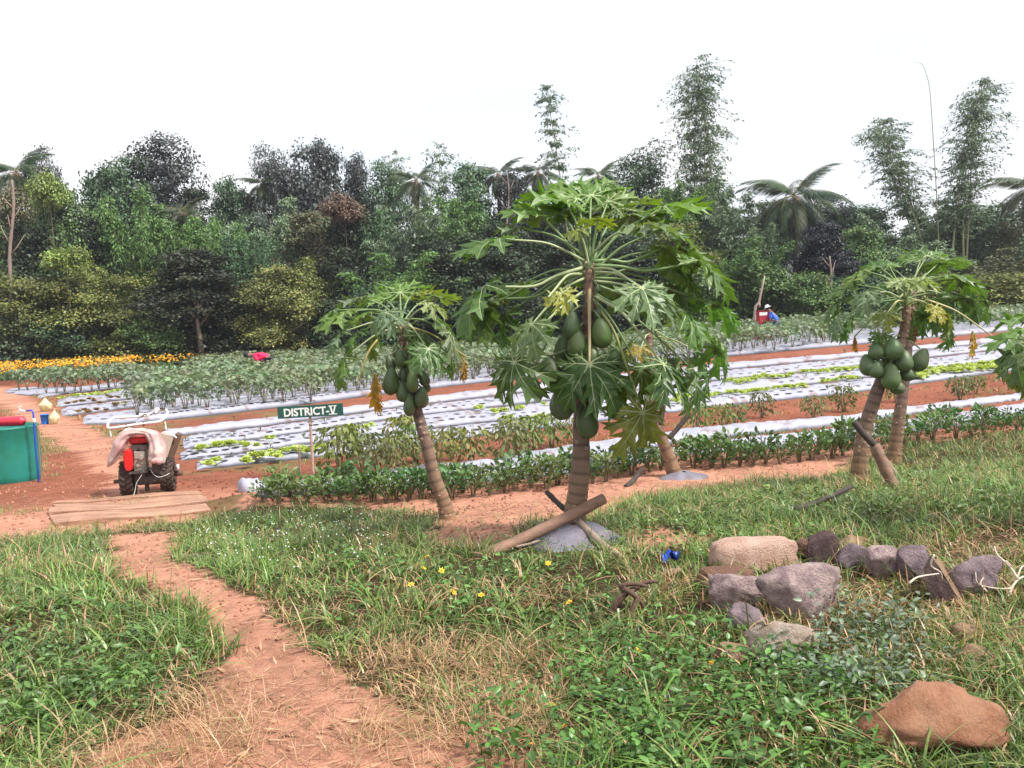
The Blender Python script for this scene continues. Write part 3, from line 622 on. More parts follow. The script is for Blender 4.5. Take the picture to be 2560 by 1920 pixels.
def join(parts, name, mats, smooth=False):
    V = []; q = []; t = []; C = []; mi_q = []; mi_t = []; o = 0
    for (v, a, b, c, m) in parts:
        V.append(v); C.append(c)
        if a is not None: q.append(a+o); mi_q.append(np.full(len(a), m))
        if b is not None: t.append(b+o); mi_t.append(np.full(len(b), m))
        o += len(v)
    q = np.concatenate(q) if q else None; t = np.concatenate(t) if t else None
    return npmesh(name, np.concatenate(V), 0, mats, np.concatenate(C), quads=q, tris=t, mi=np.concatenate(mi_q+mi_t), smooth=smooth)
def plant_parts(seed, H, Rr, nl, L_, wr=.42, flat=.5, stems=5, low=.35, droop=.2, lowl=False):
    g = np.random.default_rng(seed); u = g.random(nl); z = H*(low+(1-low)*u**(.7)); an = g.uniform(0, 6.28, nl); r = Rr*np.sqrt(g.random(nl))*np.sin(np.clip(u*.75+.25, 0, 1)*np.pi*.85)**.5
    P = np.stack([r*np.cos(an), r*np.sin(an), z], -1); D = unit(np.stack([np.cos(an), np.sin(an), -droop+g.normal(0, .25, nl)], -1)+g.normal(0, .35, (nl, 3))); N_ = unit(np.array([0, 0, 1])*flat+g.normal(0, .35, (nl, 3))); N_ = unit(N_-D*np.sum(N_*D, -1, keepdims=True))
    l = L_*g.uniform(.6, 1.2, nl); tone = (g.uniform(.7, 1.25, nl)*(.85+.3*u))[:, None]*np.ones(3)
    leafm = npmesh('foliage', *(lambda a: (a[0], 0, [M_leaf], a[3], a[1], a[2]))(ovals(P, D, N_, l, l*wr, g, tone)))
    b = MB(); G_ = random.Random(seed)
    for k in range(stems):
        a = 6.28*k/stems+G_.uniform(-.4, .4); rr = Rr*.6; b.tube([(0.02*math.cos(a), .02*math.sin(a), -.03), (rr*.3*math.cos(a), rr*.3*math.sin(a), H*.3), (rr*math.cos(a), rr*math.sin(a), H*.85)], [.011, .009, .004], 4)
    return leafm, b.mesh('stem', [M_stem])
EGG = [plant_parts(100+i, .78, .36, 62, .15, .40, .75, 5, .38, .25) for i in range(4)]
SHR = [plant_parts(110+i, .36, .22, 95, .095, .27, .25, 6, .08, -.75) for i in range(4)]
PEP = [plant_parts(120+i, .56, .28, 190, .09, .24, .3, 5, .2, 1.1) for i in range(4)]
def plant(name, label, cat, group, pr, loc, sc, col, sz=None):
    t = thing(name, label, cat, loc, R_.uniform(0, 6.28), group); t.scale = (sc, sc, sz or sc)
    o = ob('foliage', pr[0], t); o.color = (*[c*R_.uniform(.88, 1.14) for c in col], 1); ob('stem', pr[1], t); return t
# eggplants: rows in the field's own direction
a0, a1 = G(335, 1050), G(2560, 818); dv = Vector((a1.x-a0.x, a1.y-a0.y)).normalized(); nv = Vector((-dv.y, dv.x)); nv = nv if nv.y > 0 else -nv
LETP = [Z4(1500, 500), Z4(1900, 470), Z4(2100, 420), Z4(2100, 380), Z4(1700, 470), Z4(1450, 470)]
egg = []
for r in range(26):
    o = Vector((a0.x, a0.y))+nv*(r*1.15)
    for k in range(-26, 110):
        p = o+dv*(k*.62+R_.uniform(-.12, .12))+nv*R_.uniform(-.12, .12)
        if p.y > 47.5 or p.y < 14: continue
        z = float(tz(p.x, p.y)); px_, py_ = PX(p.x, p.y, z); px_ = float(px_); py_ = float(py_)
        if px_ < -350 or px_ > 2900: continue
        if px_ < 335 and py_ > 962: continue
        if px_ < 355 and py_ > 1062: continue
        if py_ > ip(H_bot, px_)+1 and px_ > 335: continue
        if px_ < -20+0*py_ and py_ > 945: continue
        if px_ < 335 and py_ < 966-px_*.02: continue
        if 335 <= px_ < 560 and py_ < 959-(px_-335)*.17: continue
        if inpoly(px_, py_, [(-400, 955), (10, 955), (90, 985), (130, 1010), (-400, 1200)]): continue
        if 395 < px_ < 480 and 938 < py_ < 972: continue
        if R_.random() < .05: continue
        egg.append((p.y, p.x, z, px_, r))
egg.sort(); EC = (.16, .205, .12)
for k_ in range(13):
    for (x_, y_, dx_) in ((50, 980, 0), (105, 990, 12)):
        xx = x_+dx_+k_*22+R_.uniform(-5, 5); yy = y_-(xx-x_)*.085+R_.uniform(-2, 2)
        if xx < 335: q_ = G(xx, yy); egg.append((q_.y, q_.x, q_.z, xx, -1))
left_ = [e for e in egg if e[3] < 335 and e[0] > 24][:30]; inview = left_+[e for e in egg if -40 < e[3] < 2600 and e not in left_][:300-len(left_)]; sset = set(inview)
for e in inview:
    fr_ = e[0] < 19.5+.62*max(0, e[1]+6); pxx = e[3]
    where = ('back-left ' if e[4] < 0 else ['front-row ', 'second-row ', 'third-row ', 'fourth-row '][e[4]] if e[4] < 4 else 'far-row ')+'grey-green eggplant plant '+('below the marigolds' if e[4] < 0 else 'left of and behind the tractor' if pxx < 480 else 'between the tractor and the sign' if pxx < 690 else 'behind the sign' if pxx < 870 else 'just right of the sign' if pxx < 960 else 'behind the leaning ringed papaya' if pxx < 1080 else 'between the two front papayas' if pxx < 1250 else 'behind the biggest papaya' if pxx < 1750 else 'below the red box' if pxx < 2050 else 'behind the withering papaya')
    plant('eggplant', where, 'eggplant', 'eggplant plants in the field', R_.choice(EGG), (e[1], e[0], e[2]+.1), R_.uniform(.85, 1.12), EC)
rest = [e for e in egg if e not in sset]; Vs = []; Qs = []; Ts = []; Cs = []; off = 0
base = []
for lm, st in EGG:
    v = np.empty(len(lm.vertices)*3, 'f'); lm.vertices.foreach_get('co', v); v = v.reshape(-1, 3)
    nn = 62; keep = 40; vv = v[:keep*8]; base.append(vv)
fan = lambda k, o: ((np.arange(k)*8)[:, None]+o)
for e in rest:
    v = base[R_.randrange(4)]; a = R_.uniform(0, 6.28); s = R_.uniform(.9, 1.2); k = len(v)//8
    x = v[:, 0]*math.cos(a)-v[:, 1]*math.sin(a); y = v[:, 0]*math.sin(a)+v[:, 1]*math.cos(a)
    Vs.append(np.stack([x*s*1.15+e[1], y*s*1.15+e[0], v[:, 2]*s+e[2]+.08], -1)); Qs.append(np.concatenate([fan(k, [1, 4, 5, 2]), fan(k, [2, 5, 6, 3])])+off); Ts.append(np.concatenate([fan(k, [0, 1, 3]), fan(k, [4, 7, 6])])+off)
    Cs.append(np.repeat(np.random.default_rng(off).uniform(.7, 1.25, k), 8)[:, None]*np.array(EC)*R_.uniform(.85, 1.15)); off += len(v)
M_leaf2 = mat('far_crop_leaf', (1, 1, 1), .5, attr='col', trans=.2)
tag(ob('eggplant_crop', npmesh('eggplant_crop', np.concatenate(Vs), 0, [M_leaf2], np.concatenate(Cs), quads=np.concatenate(Qs), tris=np.concatenate(Ts))), 'mass of far eggplant plants filling the back of the field', kind='stuff')
# dark leafy shrub row on the near bed
SB = [(610, 1262), (900, 1262), (1150, 1250), (1480, 1210), (1700, 1176), (1900, 1168), (2100, 1148), (2300, 1108), (2560, 1082)]
for row, (dy, st) in enumerate(((-4, 36), (-20, 44), (-34, 110))):
    x = 660+row*20
    while x < 2640:
        if not (x > 2110 and R_.random() < .12) and not (row == 2 and 1180 < x < 2100):
            p = G(x+R_.uniform(-7, 7), float(ip(SB, x))+dy+R_.uniform(-4, 4)); far_ = p.y/10.5
            plant('leafy_shrub', ('front' if row == 0 else 'middle' if row == 1 else 'back')+'-line dark green leafy shrub '+('left of the leaning ringed trunk' if x < 1060 else 'between the two front papaya trunks' if x < 1420 else 'between biggest papaya trunk and half hidden one' if x < 1650 else 'left of the withering papaya trunk' if x < 2150 else 'right of the withering papaya trunk'), 'shrub', 'dark leafy shrubs along the near bed', R_.choice(SHR), (p.x, p.y, p.z+.02), R_.uniform(.55, 1.0)*(.85 if x < 800 else 1), (.075, .145, .045) if R_.random() < .6 else (.13, .19, .065))
        x += st*R_.uniform(.8, 1.2)
for (x, y) in [(850, 1180), (915, 1172), (945, 1183), (995, 1190), (1040, 1160), (1093, 1178), (1130, 1150), (1179, 1165), (1280, 1160), (1290, 1125), (1330, 1135), (1380, 1120), (1440, 1108), (1523, 1105), (1575, 1090), (1740, 1080), (1803, 1073), (1840, 1068), (1905, 1045), (1975, 1040), (2034, 1048), (2065, 1035), (2110, 1030), (2170, 1035), (2278, 1030), (2343, 1018), (2400, 1000), (2440, 985), (2497, 995), (2545, 985), (2590, 980), (2240, 1005), (1660, 1085), (1010, 1140), (880, 1150)]:
    if x > 1400 and R_.random() < .3: continue
    p = G(x, y); plant('pepper_plant', 'droopy yellow-green pepper plant '+('beside the sign post' if x < 900 else 'left of the leaning ringed trunk' if x < 1060 else 'between the two front papaya trunks' if x < 1420 else 'beside the half hidden papaya' if x < 1850 else 'left of the withering papaya trunk' if x < 2180 else 'right of the withering papaya trunk')+' on red soil', 'pepper plant', 'pepper plants between the film beds', R_.choice(PEP), p, R_.uniform(.85, 1.2)*(.78 if x > 1400 else 1), R_.choice([(.15, .17, .05), (.12, .16, .06), (.18, .17, .06)]))
# lettuces
def lettuce_mesh(seed, Rr=.12, n=16):
    g = np.random.default_rng(seed); V = []; Fc = []; C = []
    for k in range(n):
        an = g.uniform(0, 6.28); el = g.uniform(.15, 1.25); r = Rr*g.uniform(.75, 1.1)*(1-.3*el/1.3); d = np.array([math.cos(an)*math.cos(el), math.sin(an)*math.cos(el), math.sin(el)]); s = np.array([-math.sin(an), math.cos(an), 0]); u = np.cross(d, s); o = len(V); w = r*.55; t_ = g.uniform(.75, 1.2)
        for (a, wd) in ((.1, .25), (.55, .9), (.95, 1.0)):
            for j in range(-2, 3):
                V.append(d*r*a+s*w*wd*j/2+u*(-.18*r*a+abs(j)*.03*r+(.16*r*((j % 2)-.5)*a))+[0, 0, .01]); C.append((t_,)*3)
        for i in range(2):
            for j in range(4): Fc.append((o+i*5+j, o+i*5+j+1, o+i*5+j+6, o+i*5+j+5))
    return mesh('lettuce', V, Fc, [M_let], None, C)
LET = [lettuce_mesh(i) for i in range(5)]
LIME = (.50, .60, .17); BRW = (.30, .20, .10)
def lett(pts, lime=True, s=1.0, where='on the white film'):
    for (x, y) in pts:
        p = G(x, y, .10); o = ob('lettuce', R_.choice(LET), None, (p.x, p.y, p.z-.015), (0, 0, R_.uniform(0, 6.28)), LIME if lime else BRW); k = s*R_.uniform(.85, 1.2); k *= .85; o.scale = (k, k, k*1.25)
        tag(o, 'lime-green young lettuce '+(where if where != 'sides' else 'between the tractor and the sign post' if x < 790 else 'right of the sign post') if lime else 'brownish red lettuce on the left film beds', 'lettuce', 'lime lettuces on the film beds' if lime else 'brown lettuces on the left beds')
def seg(Z, x0, y0, x1, y1, st, j=4):
    n = max(1, int(abs(x1-x0)/st)); return [Z(x0+(x1-x0)*i/n+R_.uniform(-st*.2, st*.2), y0+(y1-y0)*i/n+R_.uniform(-j, j)) for i in range(n+1)]
lett([Z1(*p) for p in [(400, 768), (425, 762), (470, 735), (495, 728), (730, 745), (755, 738), (790, 695), (820, 700), (850, 690), (885, 695), (960, 665), (985, 690), (1010, 700), (1035, 690), (1070, 660), (1105, 645), (1140, 648), (1165, 640), (1215, 640), (1245, 650), (1275, 660), (1290, 650), (1345, 630), (1375, 620), (1405, 615), (350, 630), (375, 628), (480, 600), (520, 598), (560, 590), (600, 590), (635, 588), (720, 600), (755, 605), (840, 602), (930, 545), (960, 545), (1660, 450), (1700, 455), (1780, 440), (1830, 425), (1670, 500), (2030, 405), (2070, 395), (2130, 390), (2165, 395), (1660, 560), (1790, 565), (1710, 585), (1500, 590)]], where='sides')
lett([Z5(*p) for p in [(95, 385), (130, 380), (235, 412), (255, 405), (300, 400), (325, 398), (420, 390), (445, 385), (330, 465), (360, 460), (340, 500), (610, 450), (650, 465), (630, 350), (560, 470), (1600, 320), (1680, 330), (1700, 290)]], s=1.05, where='between the two front papaya trunks')
lett(seg(Z2, 1110, 525, 1300, 520, 38)+seg(Z2, 1200, 545, 1380, 515, 38)+seg(Z2, 1380, 490, 1740, 470, 36, 14)+seg(Z2, 1840, 440, 2200, 415, 36, 10)+seg(Z2, 2040, 530, 2212, 515, 36, 12)+seg(Z2, 1560, 595, 1860, 575, 44)+seg(Z2, 930, 670, 1010, 660, 40)+seg(Z2, 1250, 640, 1480, 620, 44)+seg(Z2, 600, 700, 860, 690, 44, 10)+seg(Z2, 1120, 640, 1180, 640, 40), s=1.1, where='right of the biggest papaya')
lett(seg(Z3, 60, 600, 190, 590, 36)+seg(Z3, 770, 650, 1070, 590, 32, 22)+seg(Z3, 780, 690, 900, 665, 36)+seg(Z3, 1100, 600, 1780, 540, 34, 22)+seg(Z3, 80, 700, 170, 690, 36)+seg(Z3, -5, 610, 30, 605, 30)+seg(Z3, 1100, 620, 1700, 575, 40, 10), s=1.25, where='around and right of the withering papaya')
lett(seg(Z4, 615, 582, 690, 575, 22, 4)+seg(Z4, 755, 560, 860, 545, 22, 5)+seg(Z4, 910, 545, 1035, 530, 22, 5)+seg(Z4, 1120, 520, 1280, 497, 22, 6)+seg(Z4, 1550, 462, 1700, 452, 26, 5)+seg(Z4, 1930, 415, 2080, 388, 40, 8)+seg(Z4, 1050, 540, 1120, 530, 30), s=1.0, where='along the back edge of the left beds')
lett([Z4(*p) for p in [(705, 637), (730, 635), (780, 622), (805, 622), (865, 612), (885, 612), (955, 592), (985, 590), (1050, 632), (1070, 630), (1170, 572), (1195, 570), (1245, 570), (1265, 572), (1220, 648), (1245, 645), (1320, 635), (830, 722), (850, 718), (925, 722), (945, 730), (1030, 705), (1130, 708), (900, 700), (1140, 555), (1000, 610)]], lime=False, s=.95)
def seed_pts(key, us, ss): return BEDS[key](np.array(us), np.array(ss))
tiny = []
for key in 'ABCD':
    k = 26; P = BEDS[key](rng.random(k), rng.uniform(-.6, .6, k)); tiny += list(P)
gm = mesh('seedling', *(lambda: ([(0, 0, 0), (.05, .01, .06), (.09, 0, .05), (.05, -.02, .07), (-.04, .02, .06), (-.08, .0, .06), (-.04, -.02, .07), (.0, .05, .08), (.01, .1, .1), (-.02, .05, .09)], [(0, 1, 2, 3), (0, 4, 5, 6), (0, 7, 8, 9)]))(), [M_leaf], None, [(1, 1, 1)]*10)
for tiny_i, p in enumerate(tiny):
    o = ob('seedling', gm, None, tuple(p), (0, 0, R_.uniform(0, 6.28)), (.08, .11, .05)); s = R_.uniform(.6, 1.4); o.scale = (s, s, s); tag(o, 'tiny dark seedling poking through a hole in film, '+['purplish bed nearest the eggplants', 'second bed from the eggplants', 'third bed from the eggplants', 'bed along the bare soil strip'][tiny_i // 26], 'seedling', 'seedlings on the film beds')
# marigolds
g = np.random.default_rng(5); n = 30000; x = g.uniform(-34, -3, n); y = g.uniform(37, 48, n); z = tz(x, y); px, py = PX(x, y, z)
k = inpoly(px, py, [(-300, 975), (0, 972), (60, 958), (335, 945), (390, 938), (560, 922), (560, 905), (300, 915), (-300, 940)]); k &= (px < 340) | (fbm(x*.6, y*.1, 9) > .33)
x, y, z = x[k], y[k], z[k]; n = len(x); print('marigold', n)
hgt = g.uniform(.1, 1, n)**.6*(.88+.12*g.random(n))*1.08*(1-.12*sst(300, 560, px[k])); fl = (hgt > .66) & (g.random(n) < .75)
P = np.stack([x, y, z+hgt], -1); nr = unit(np.array([0, -.5, .8])+g.normal(0, .5, (n, 3))); a, b_ = frame(nr, g); s = np.where(fl, .11, .17)[:, None]*g.uniform(.7, 1.2, (n, 1))
V, q = quads_from(P, a*s, b_*s*np.where(fl, .55, .3)[:, None]); c = np.where(fl[:, None], np.array([.82, .36, .01]), np.array([.06, .10, .03]))*g.uniform(.7, 1.2, (n, 1)); c[:, 1] *= g.uniform(.75, 1.35, n)
tag(ob('marigolds', npmesh('marigolds', V, 0, [mat('marigold', (1, 1, 1), .6, attr='col', trans=.15, tcol=(1, 1, 1))], np.repeat(c, 4, 0), quads=q)), 'band of orange marigolds in bloom along the back left', kind='stuff')
# ------------------------------------------------------------ papayas
M_pl = mat('papaya_leaf', (1, 1, 1), .42, attr='col', objcol=True, noise=.22, nscale=9, trans=.35, tcol=(1.5, 1.6, .5), spec=.5)
M_vein = mat('papaya_vein', (.34, .40, .20), .5, trans=.1)
M_pet = mat('petiole', (1, 1, 1), .45, attr='col', objcol=True)
M_trk = mat('papaya_bark', (1, 1, 1), .85, attr='col', noise=.2, nscale=14, bump=.45, bscale=40)
M_fruit = mat('papaya_skin', (.07, .12, .045), .45, objcol=True, noise=.22, nscale=9, col2=(.105, .135, .06), bump=.12, bscale=60)
def leaf_mesh(seed, droop=.8, crump=0.0, lobes=9, spread=1.0):
    """unit leaf: hub at the origin, main lobe along +X"""
    g = random.Random(seed); b = MB()
    A = {9: [0, 33, -33, 67, -67, 104, -104, 142, -142], 7: [0, 36, -36, 76, -76, 118, -118]}[lobes]; Ln = {0: 1, 33: .97, 36: .95, 67: .86, 76: .8, 104: .68, 118: .55, 142: .45}
    sp = [0, .14, .26, .38, .47, .55, .63, .72, .82, .91, 1.0]
    ed = [(.0, .015), (.15, .09), (.30, .115), (.42, .115), (.64, .29), (.55, .10), (.66, .105), (.88, .20), (.82, .07), (.93, .035), (1.0, .0)]
    for a in A:
        l = Ln[abs(a)]*g.uniform(.88, 1.08); th = math.radians(a*spread+g.uniform(-5, 5)); dr = droop*g.uniform(.7, 1.35)*(1+.15*abs(a)/90); side = g.uniform(-.45, .45); tw = g.uniform(-.6, .6); ws = g.uniform(.85, 1.15)*(.75+.25*l)
        def pt(t, w, zoff=0):
            r = t*l; q = dr*r; R1 = math.sin(q)/dr if dr > .01 else r; z = -(1-math.cos(q))/dr if dr > .01 else 0
            lat = w+side*t*t*.3; fold = abs(w)*(.42-crump*.5)-w*tw*t
            n_ = .05*math.sin(19*t+a)*abs(w)*6+.03*math.sin(9*t+a*2)*t
            x = R1+math.sin(q)*fold; z += math.cos(q)*(fold+n_)+zoff
            if crump: lat *= (1-.55*crump); z += crump*.04*math.sin(31*t+a*3)
            return Vector((x*math.cos(th)-lat*math.sin(th), x*math.sin(th)+lat*math.cos(th), z))
        S = [pt(t, 0) for t in sp]
        for s in (1, -1):
            E = [pt(t*(1 if i else 0), s*w*ws*l*(g.uniform(.85, 1.2) if i in (4, 7) else 1)) for i, (t, w) in enumerate(ed)]
            V = S+E; n = len(S); F = []
            for i in range(n-1):
                f = (i, i+1, n+i+1, n+i) if s > 0 else (i+1, i, n+i, n+i+1); F.append(f if i < n-2 else (i, i+1, n+i))
            v = g.uniform(.85, 1.15); b.add(V, F, 0, (v, v, v*.95))
            for (t0, t1, w1) in ((.34, .56, .19), (.57, .80, .12)):
                p0, p1 = pt(t0, 0, .012), pt(t1, s*w1*ws*l, .02); d = (p1-p0).normalized().cross(Vector((0, 0, 1)))*.006; b.add([p0-d, p0+d, p1], [(0, 1, 2)], 1)
        k = [0, .2, .4, .6, .8, .96]; V = []
        for t in k:
            w = .013*(1-.8*t); V += [pt(t, w, .012), pt(t, -w, .012)]
        b.add(V, [(2*i, 2*i+1, 2*i+3, 2*i+2) for i in range(5)], 1)
    return b.mesh('leaf', [M_pl, M_vein])
LV = [leaf_mesh(i, dr) for i, dr in enumerate((.35, .5, .7, .9, 1.1, 1.35))]; LVY = [leaf_mesh(20, .6, 0, 7), leaf_mesh(21, .4, 0, 7)]
LDRY = [leaf_mesh(30, .3, .75, 9, .22), leaf_mesh(31, .35, .85, 9, .25)]
PG = (.09, .165, .045); PB = (.125, .225, .045); PD = (.07, .13, .045); PGR = (.13, .19, .10); PYW = (.34, .30, .05); PDRY = (.46, .27, .035); PBR = (.20, .085, .03); PYG = (.19, .24, .045)
def papaya(label, Z, d, trunk, apex, leaves, fruits, k, group='papaya trees on the bank', r_base=.08, r_top=.028, rings=22, seed=0):
    """Z: zoom->full px; k: metres per zoom px; trunk: zoom px bottom..top"""
    g = random.Random(seed); base = G(*Z(*trunk[0])) if d is None else at(*Z(*trunk[0]), d); d = base.y
    gz = float(tz(base.x, base.y)); o0 = Vector((base.x, base.y, gz)); t = thing('papaya_tree', label, 'papaya tree', o0, 0, group)
    P = [at(*Z(x, y), d)-o0 for (x, y) in trunk]; P[0].z = -.08; P = bez(P, 12); n = len(P); R1 = []; Cc = []
    for i in range(n):
        u = i/(n-1); r = (r_base*(1-u)+r_top*u)*(1-max(0, u-.95)*12); r *= 1+.22*max(0, 1-u*7)+.07*(((i*rings/n) % 1)-.5); R1.append(r)
        low = np.array([.27, .155, .075]); up = np.array([.19, .125, .10]); top = np.array([.25, .14, .095]) if u < .88 else np.array([.13, .19, .07])
        c = low*(1-min(1, u*2.2))+up*min(1, u*2.2); kk = max(0, (u-.6)/.4) if u < .88 else 1; c = c*(1-kk)+top*kk; c = c*(.5 if int(i*rings/n) != int((i-1)*rings/n) else 1); Cc.append(tuple(c))
    b = MB(); b.tube(P, R1, 14, cols=Cc); b.build('trunk', M_trk, t, True)
    ax = at(*Z(*apex), d)-o0
    # leaf scars on the trunk
    b = MB()
    for i in range(3, n-4, 2):
        for q in range(2):
            an = g.uniform(0, 6.28); p = P[i]+Vector((math.cos(an), math.sin(an), 0))*R1[i]*.97; b.lathe([(.016, -.008), (.014, .003), (.004, .007)], p, 6, rot=Vector((math.cos(an), math.sin(an), .2)).to_track_quat('Z', 'Y').to_matrix(), col=(.34, .24, .16))
    o = b.build('leaf_scars', M_trk, t); tag(o, kind='stuff')
    for L_ in leaves:
        hx, hy, R_px, s, a, mesh_, col = L_[:7]; opt = L_[7] if len(L_) > 7 else {}
        h = at(*Z(hx, hy), d)-o0; st = at(*Z(*opt['base']), d)-o0 if 'base' in opt else ax+Vector((0, 0, -g.uniform(0, .14)))
        lat = math.hypot(h.x-st.x, h.z-st.z); PL = opt.get('len', max(.62, lat*1.12)); dy = math.sqrt(max(0, PL*PL-lat*lat))*abs(s)*(-1 if s > 0 else 1)
        # keep the pixel but move in depth
        h = at(*Z(hx, hy), d+dy)-o0; out = Vector((h.x-st.x, h.y-st.y, 0)); out = out.normalized() if out.length > .05 else Vector((0, -1 if s > 0 else 1, 0))
        if 'dir' in opt: out = Vector((math.cos(math.radians(opt['dir'])), math.sin(math.radians(opt['dir'])), 0))
        A = math.radians(a); X = out*math.cos(A)-Vector((0, 0, 1))*math.sin(A); Nn = Vector((0, 0, 1))*math.cos(A)+out*math.sin(A)
        Nn = (Nn+Vector((g.uniform(-.12, .12), g.uniform(-.1, .1), 0))).normalized(); Yv = Nn.cross(X).normalized(); X = Yv.cross(Nn)
        m = Matrix((X, Yv, Nn)).transposed().to_4x4(); S_ = R_px*k*(1+dy/d)*({2: 1.15, 3: .88}.get(seed, 1.0)); m = Matrix.Translation(h) @ m @ Matrix.Diagonal((S_, S_*opt.get('w', 1), S_, 1))
        me = mesh_ if isinstance(mesh_, bpy.types.Mesh) else LV[mesh_]; o = ob('leaf', me, t); o.matrix_local = m; o.color = (*[c*g.uniform(.9, 1.12) for c in col], 1)
        if 'label' in opt: tag(o, opt['label'])
        if opt.get('nopet'): continue
        mid = (st+h)/2+Vector((0, 0, opt.get('arch', .05))); pb = MB(); rr = opt.get('r', .0085)*.88; pb.tube(bez([st, st+(mid-st)*.55+Vector((0, 0, .012)), mid, h+(mid-h)*.3, h], 3), [rr*1.35-.6*rr*i/12 for i in range(13)], 7); po = ob('petiole', pb.mesh('petiole', [M_pet], True), o); po.matrix_parent_inverse = Matrix.Identity(4); po.matrix_local = m.inverted()
        po.color = (*opt.get('pc', (.33, .38, .20) if s > .25 else (.16, .24, .09)), 1)
    for F in fruits:
        x, y, w, h = F[:4]; dy = F[4] if len(F) > 4 else -.09; tilt = F[5] if len(F) > 5 else 0; col = F[6] if len(F) > 6 else (1, 1, 1)
        p = at(*Z(x, y), d+dy)-o0; w *= k; h *= k; pr = [(w*.10, h), (w*.34, h*.9), (w*.62, h*.62), (w*.86, h*.22), (w, -h*.2), (w*.95, -h*.5), (w*.72, -h*.8), (w*.36, -h*.96), (w*.05, -h*1.02)]
        bb = MB(); bb.lathe(pr[::-1], (0, 0, 0), 22); bb.add([(0, 0, h), (0, 0, -h*1.02)], []); o = bb.build('fruit', M_fruit, t, True); o.location = p; o.rotation_euler = (g.uniform(-.15, .1), math.radians(tilt), g.uniform(0, 6)); vv = (1.5, 1.35, .95) if g.random() < .2 and len(F) < 7 else (1, 1, 1); o.color = (*[c*v_*g.uniform(.85, 1.15) for c, v_ in zip(col, vv)], 1)
        sb = MB(); q = Vector((0, 0, h)); ta = None
        # stalk to the trunk
        i = min(range(n), key=lambda i: (P[i]-(p+Vector((0, 0, h)))).length); a_, b_ = p+Vector((0, 0, h*.9)), P[i]+Vector((0, 0, .03))
        mi_ = Matrix.Translation(p) @ o.rotation_euler.to_matrix().to_4x4(); sb.tube([a_, (a_+b_)/2+Vector((0, 0, .03)), b_], .008, 6); so_ = ob('stalk', sb.mesh('stalk', [M_pet], True), o); so_.matrix_local = mi_.inverted(); so_.color = (.2, .24, .12, 1)
    return t
ZC = zoomer(1080, 420, 2.765); kC = 6.05/FP/2.765
CT = [(975, 2557), (985, 2400), (1010, 2230), (1030, 2000), (1035, 1700), (1075, 1300), (1082, 1000), (1085, 700), (1086, 645)]
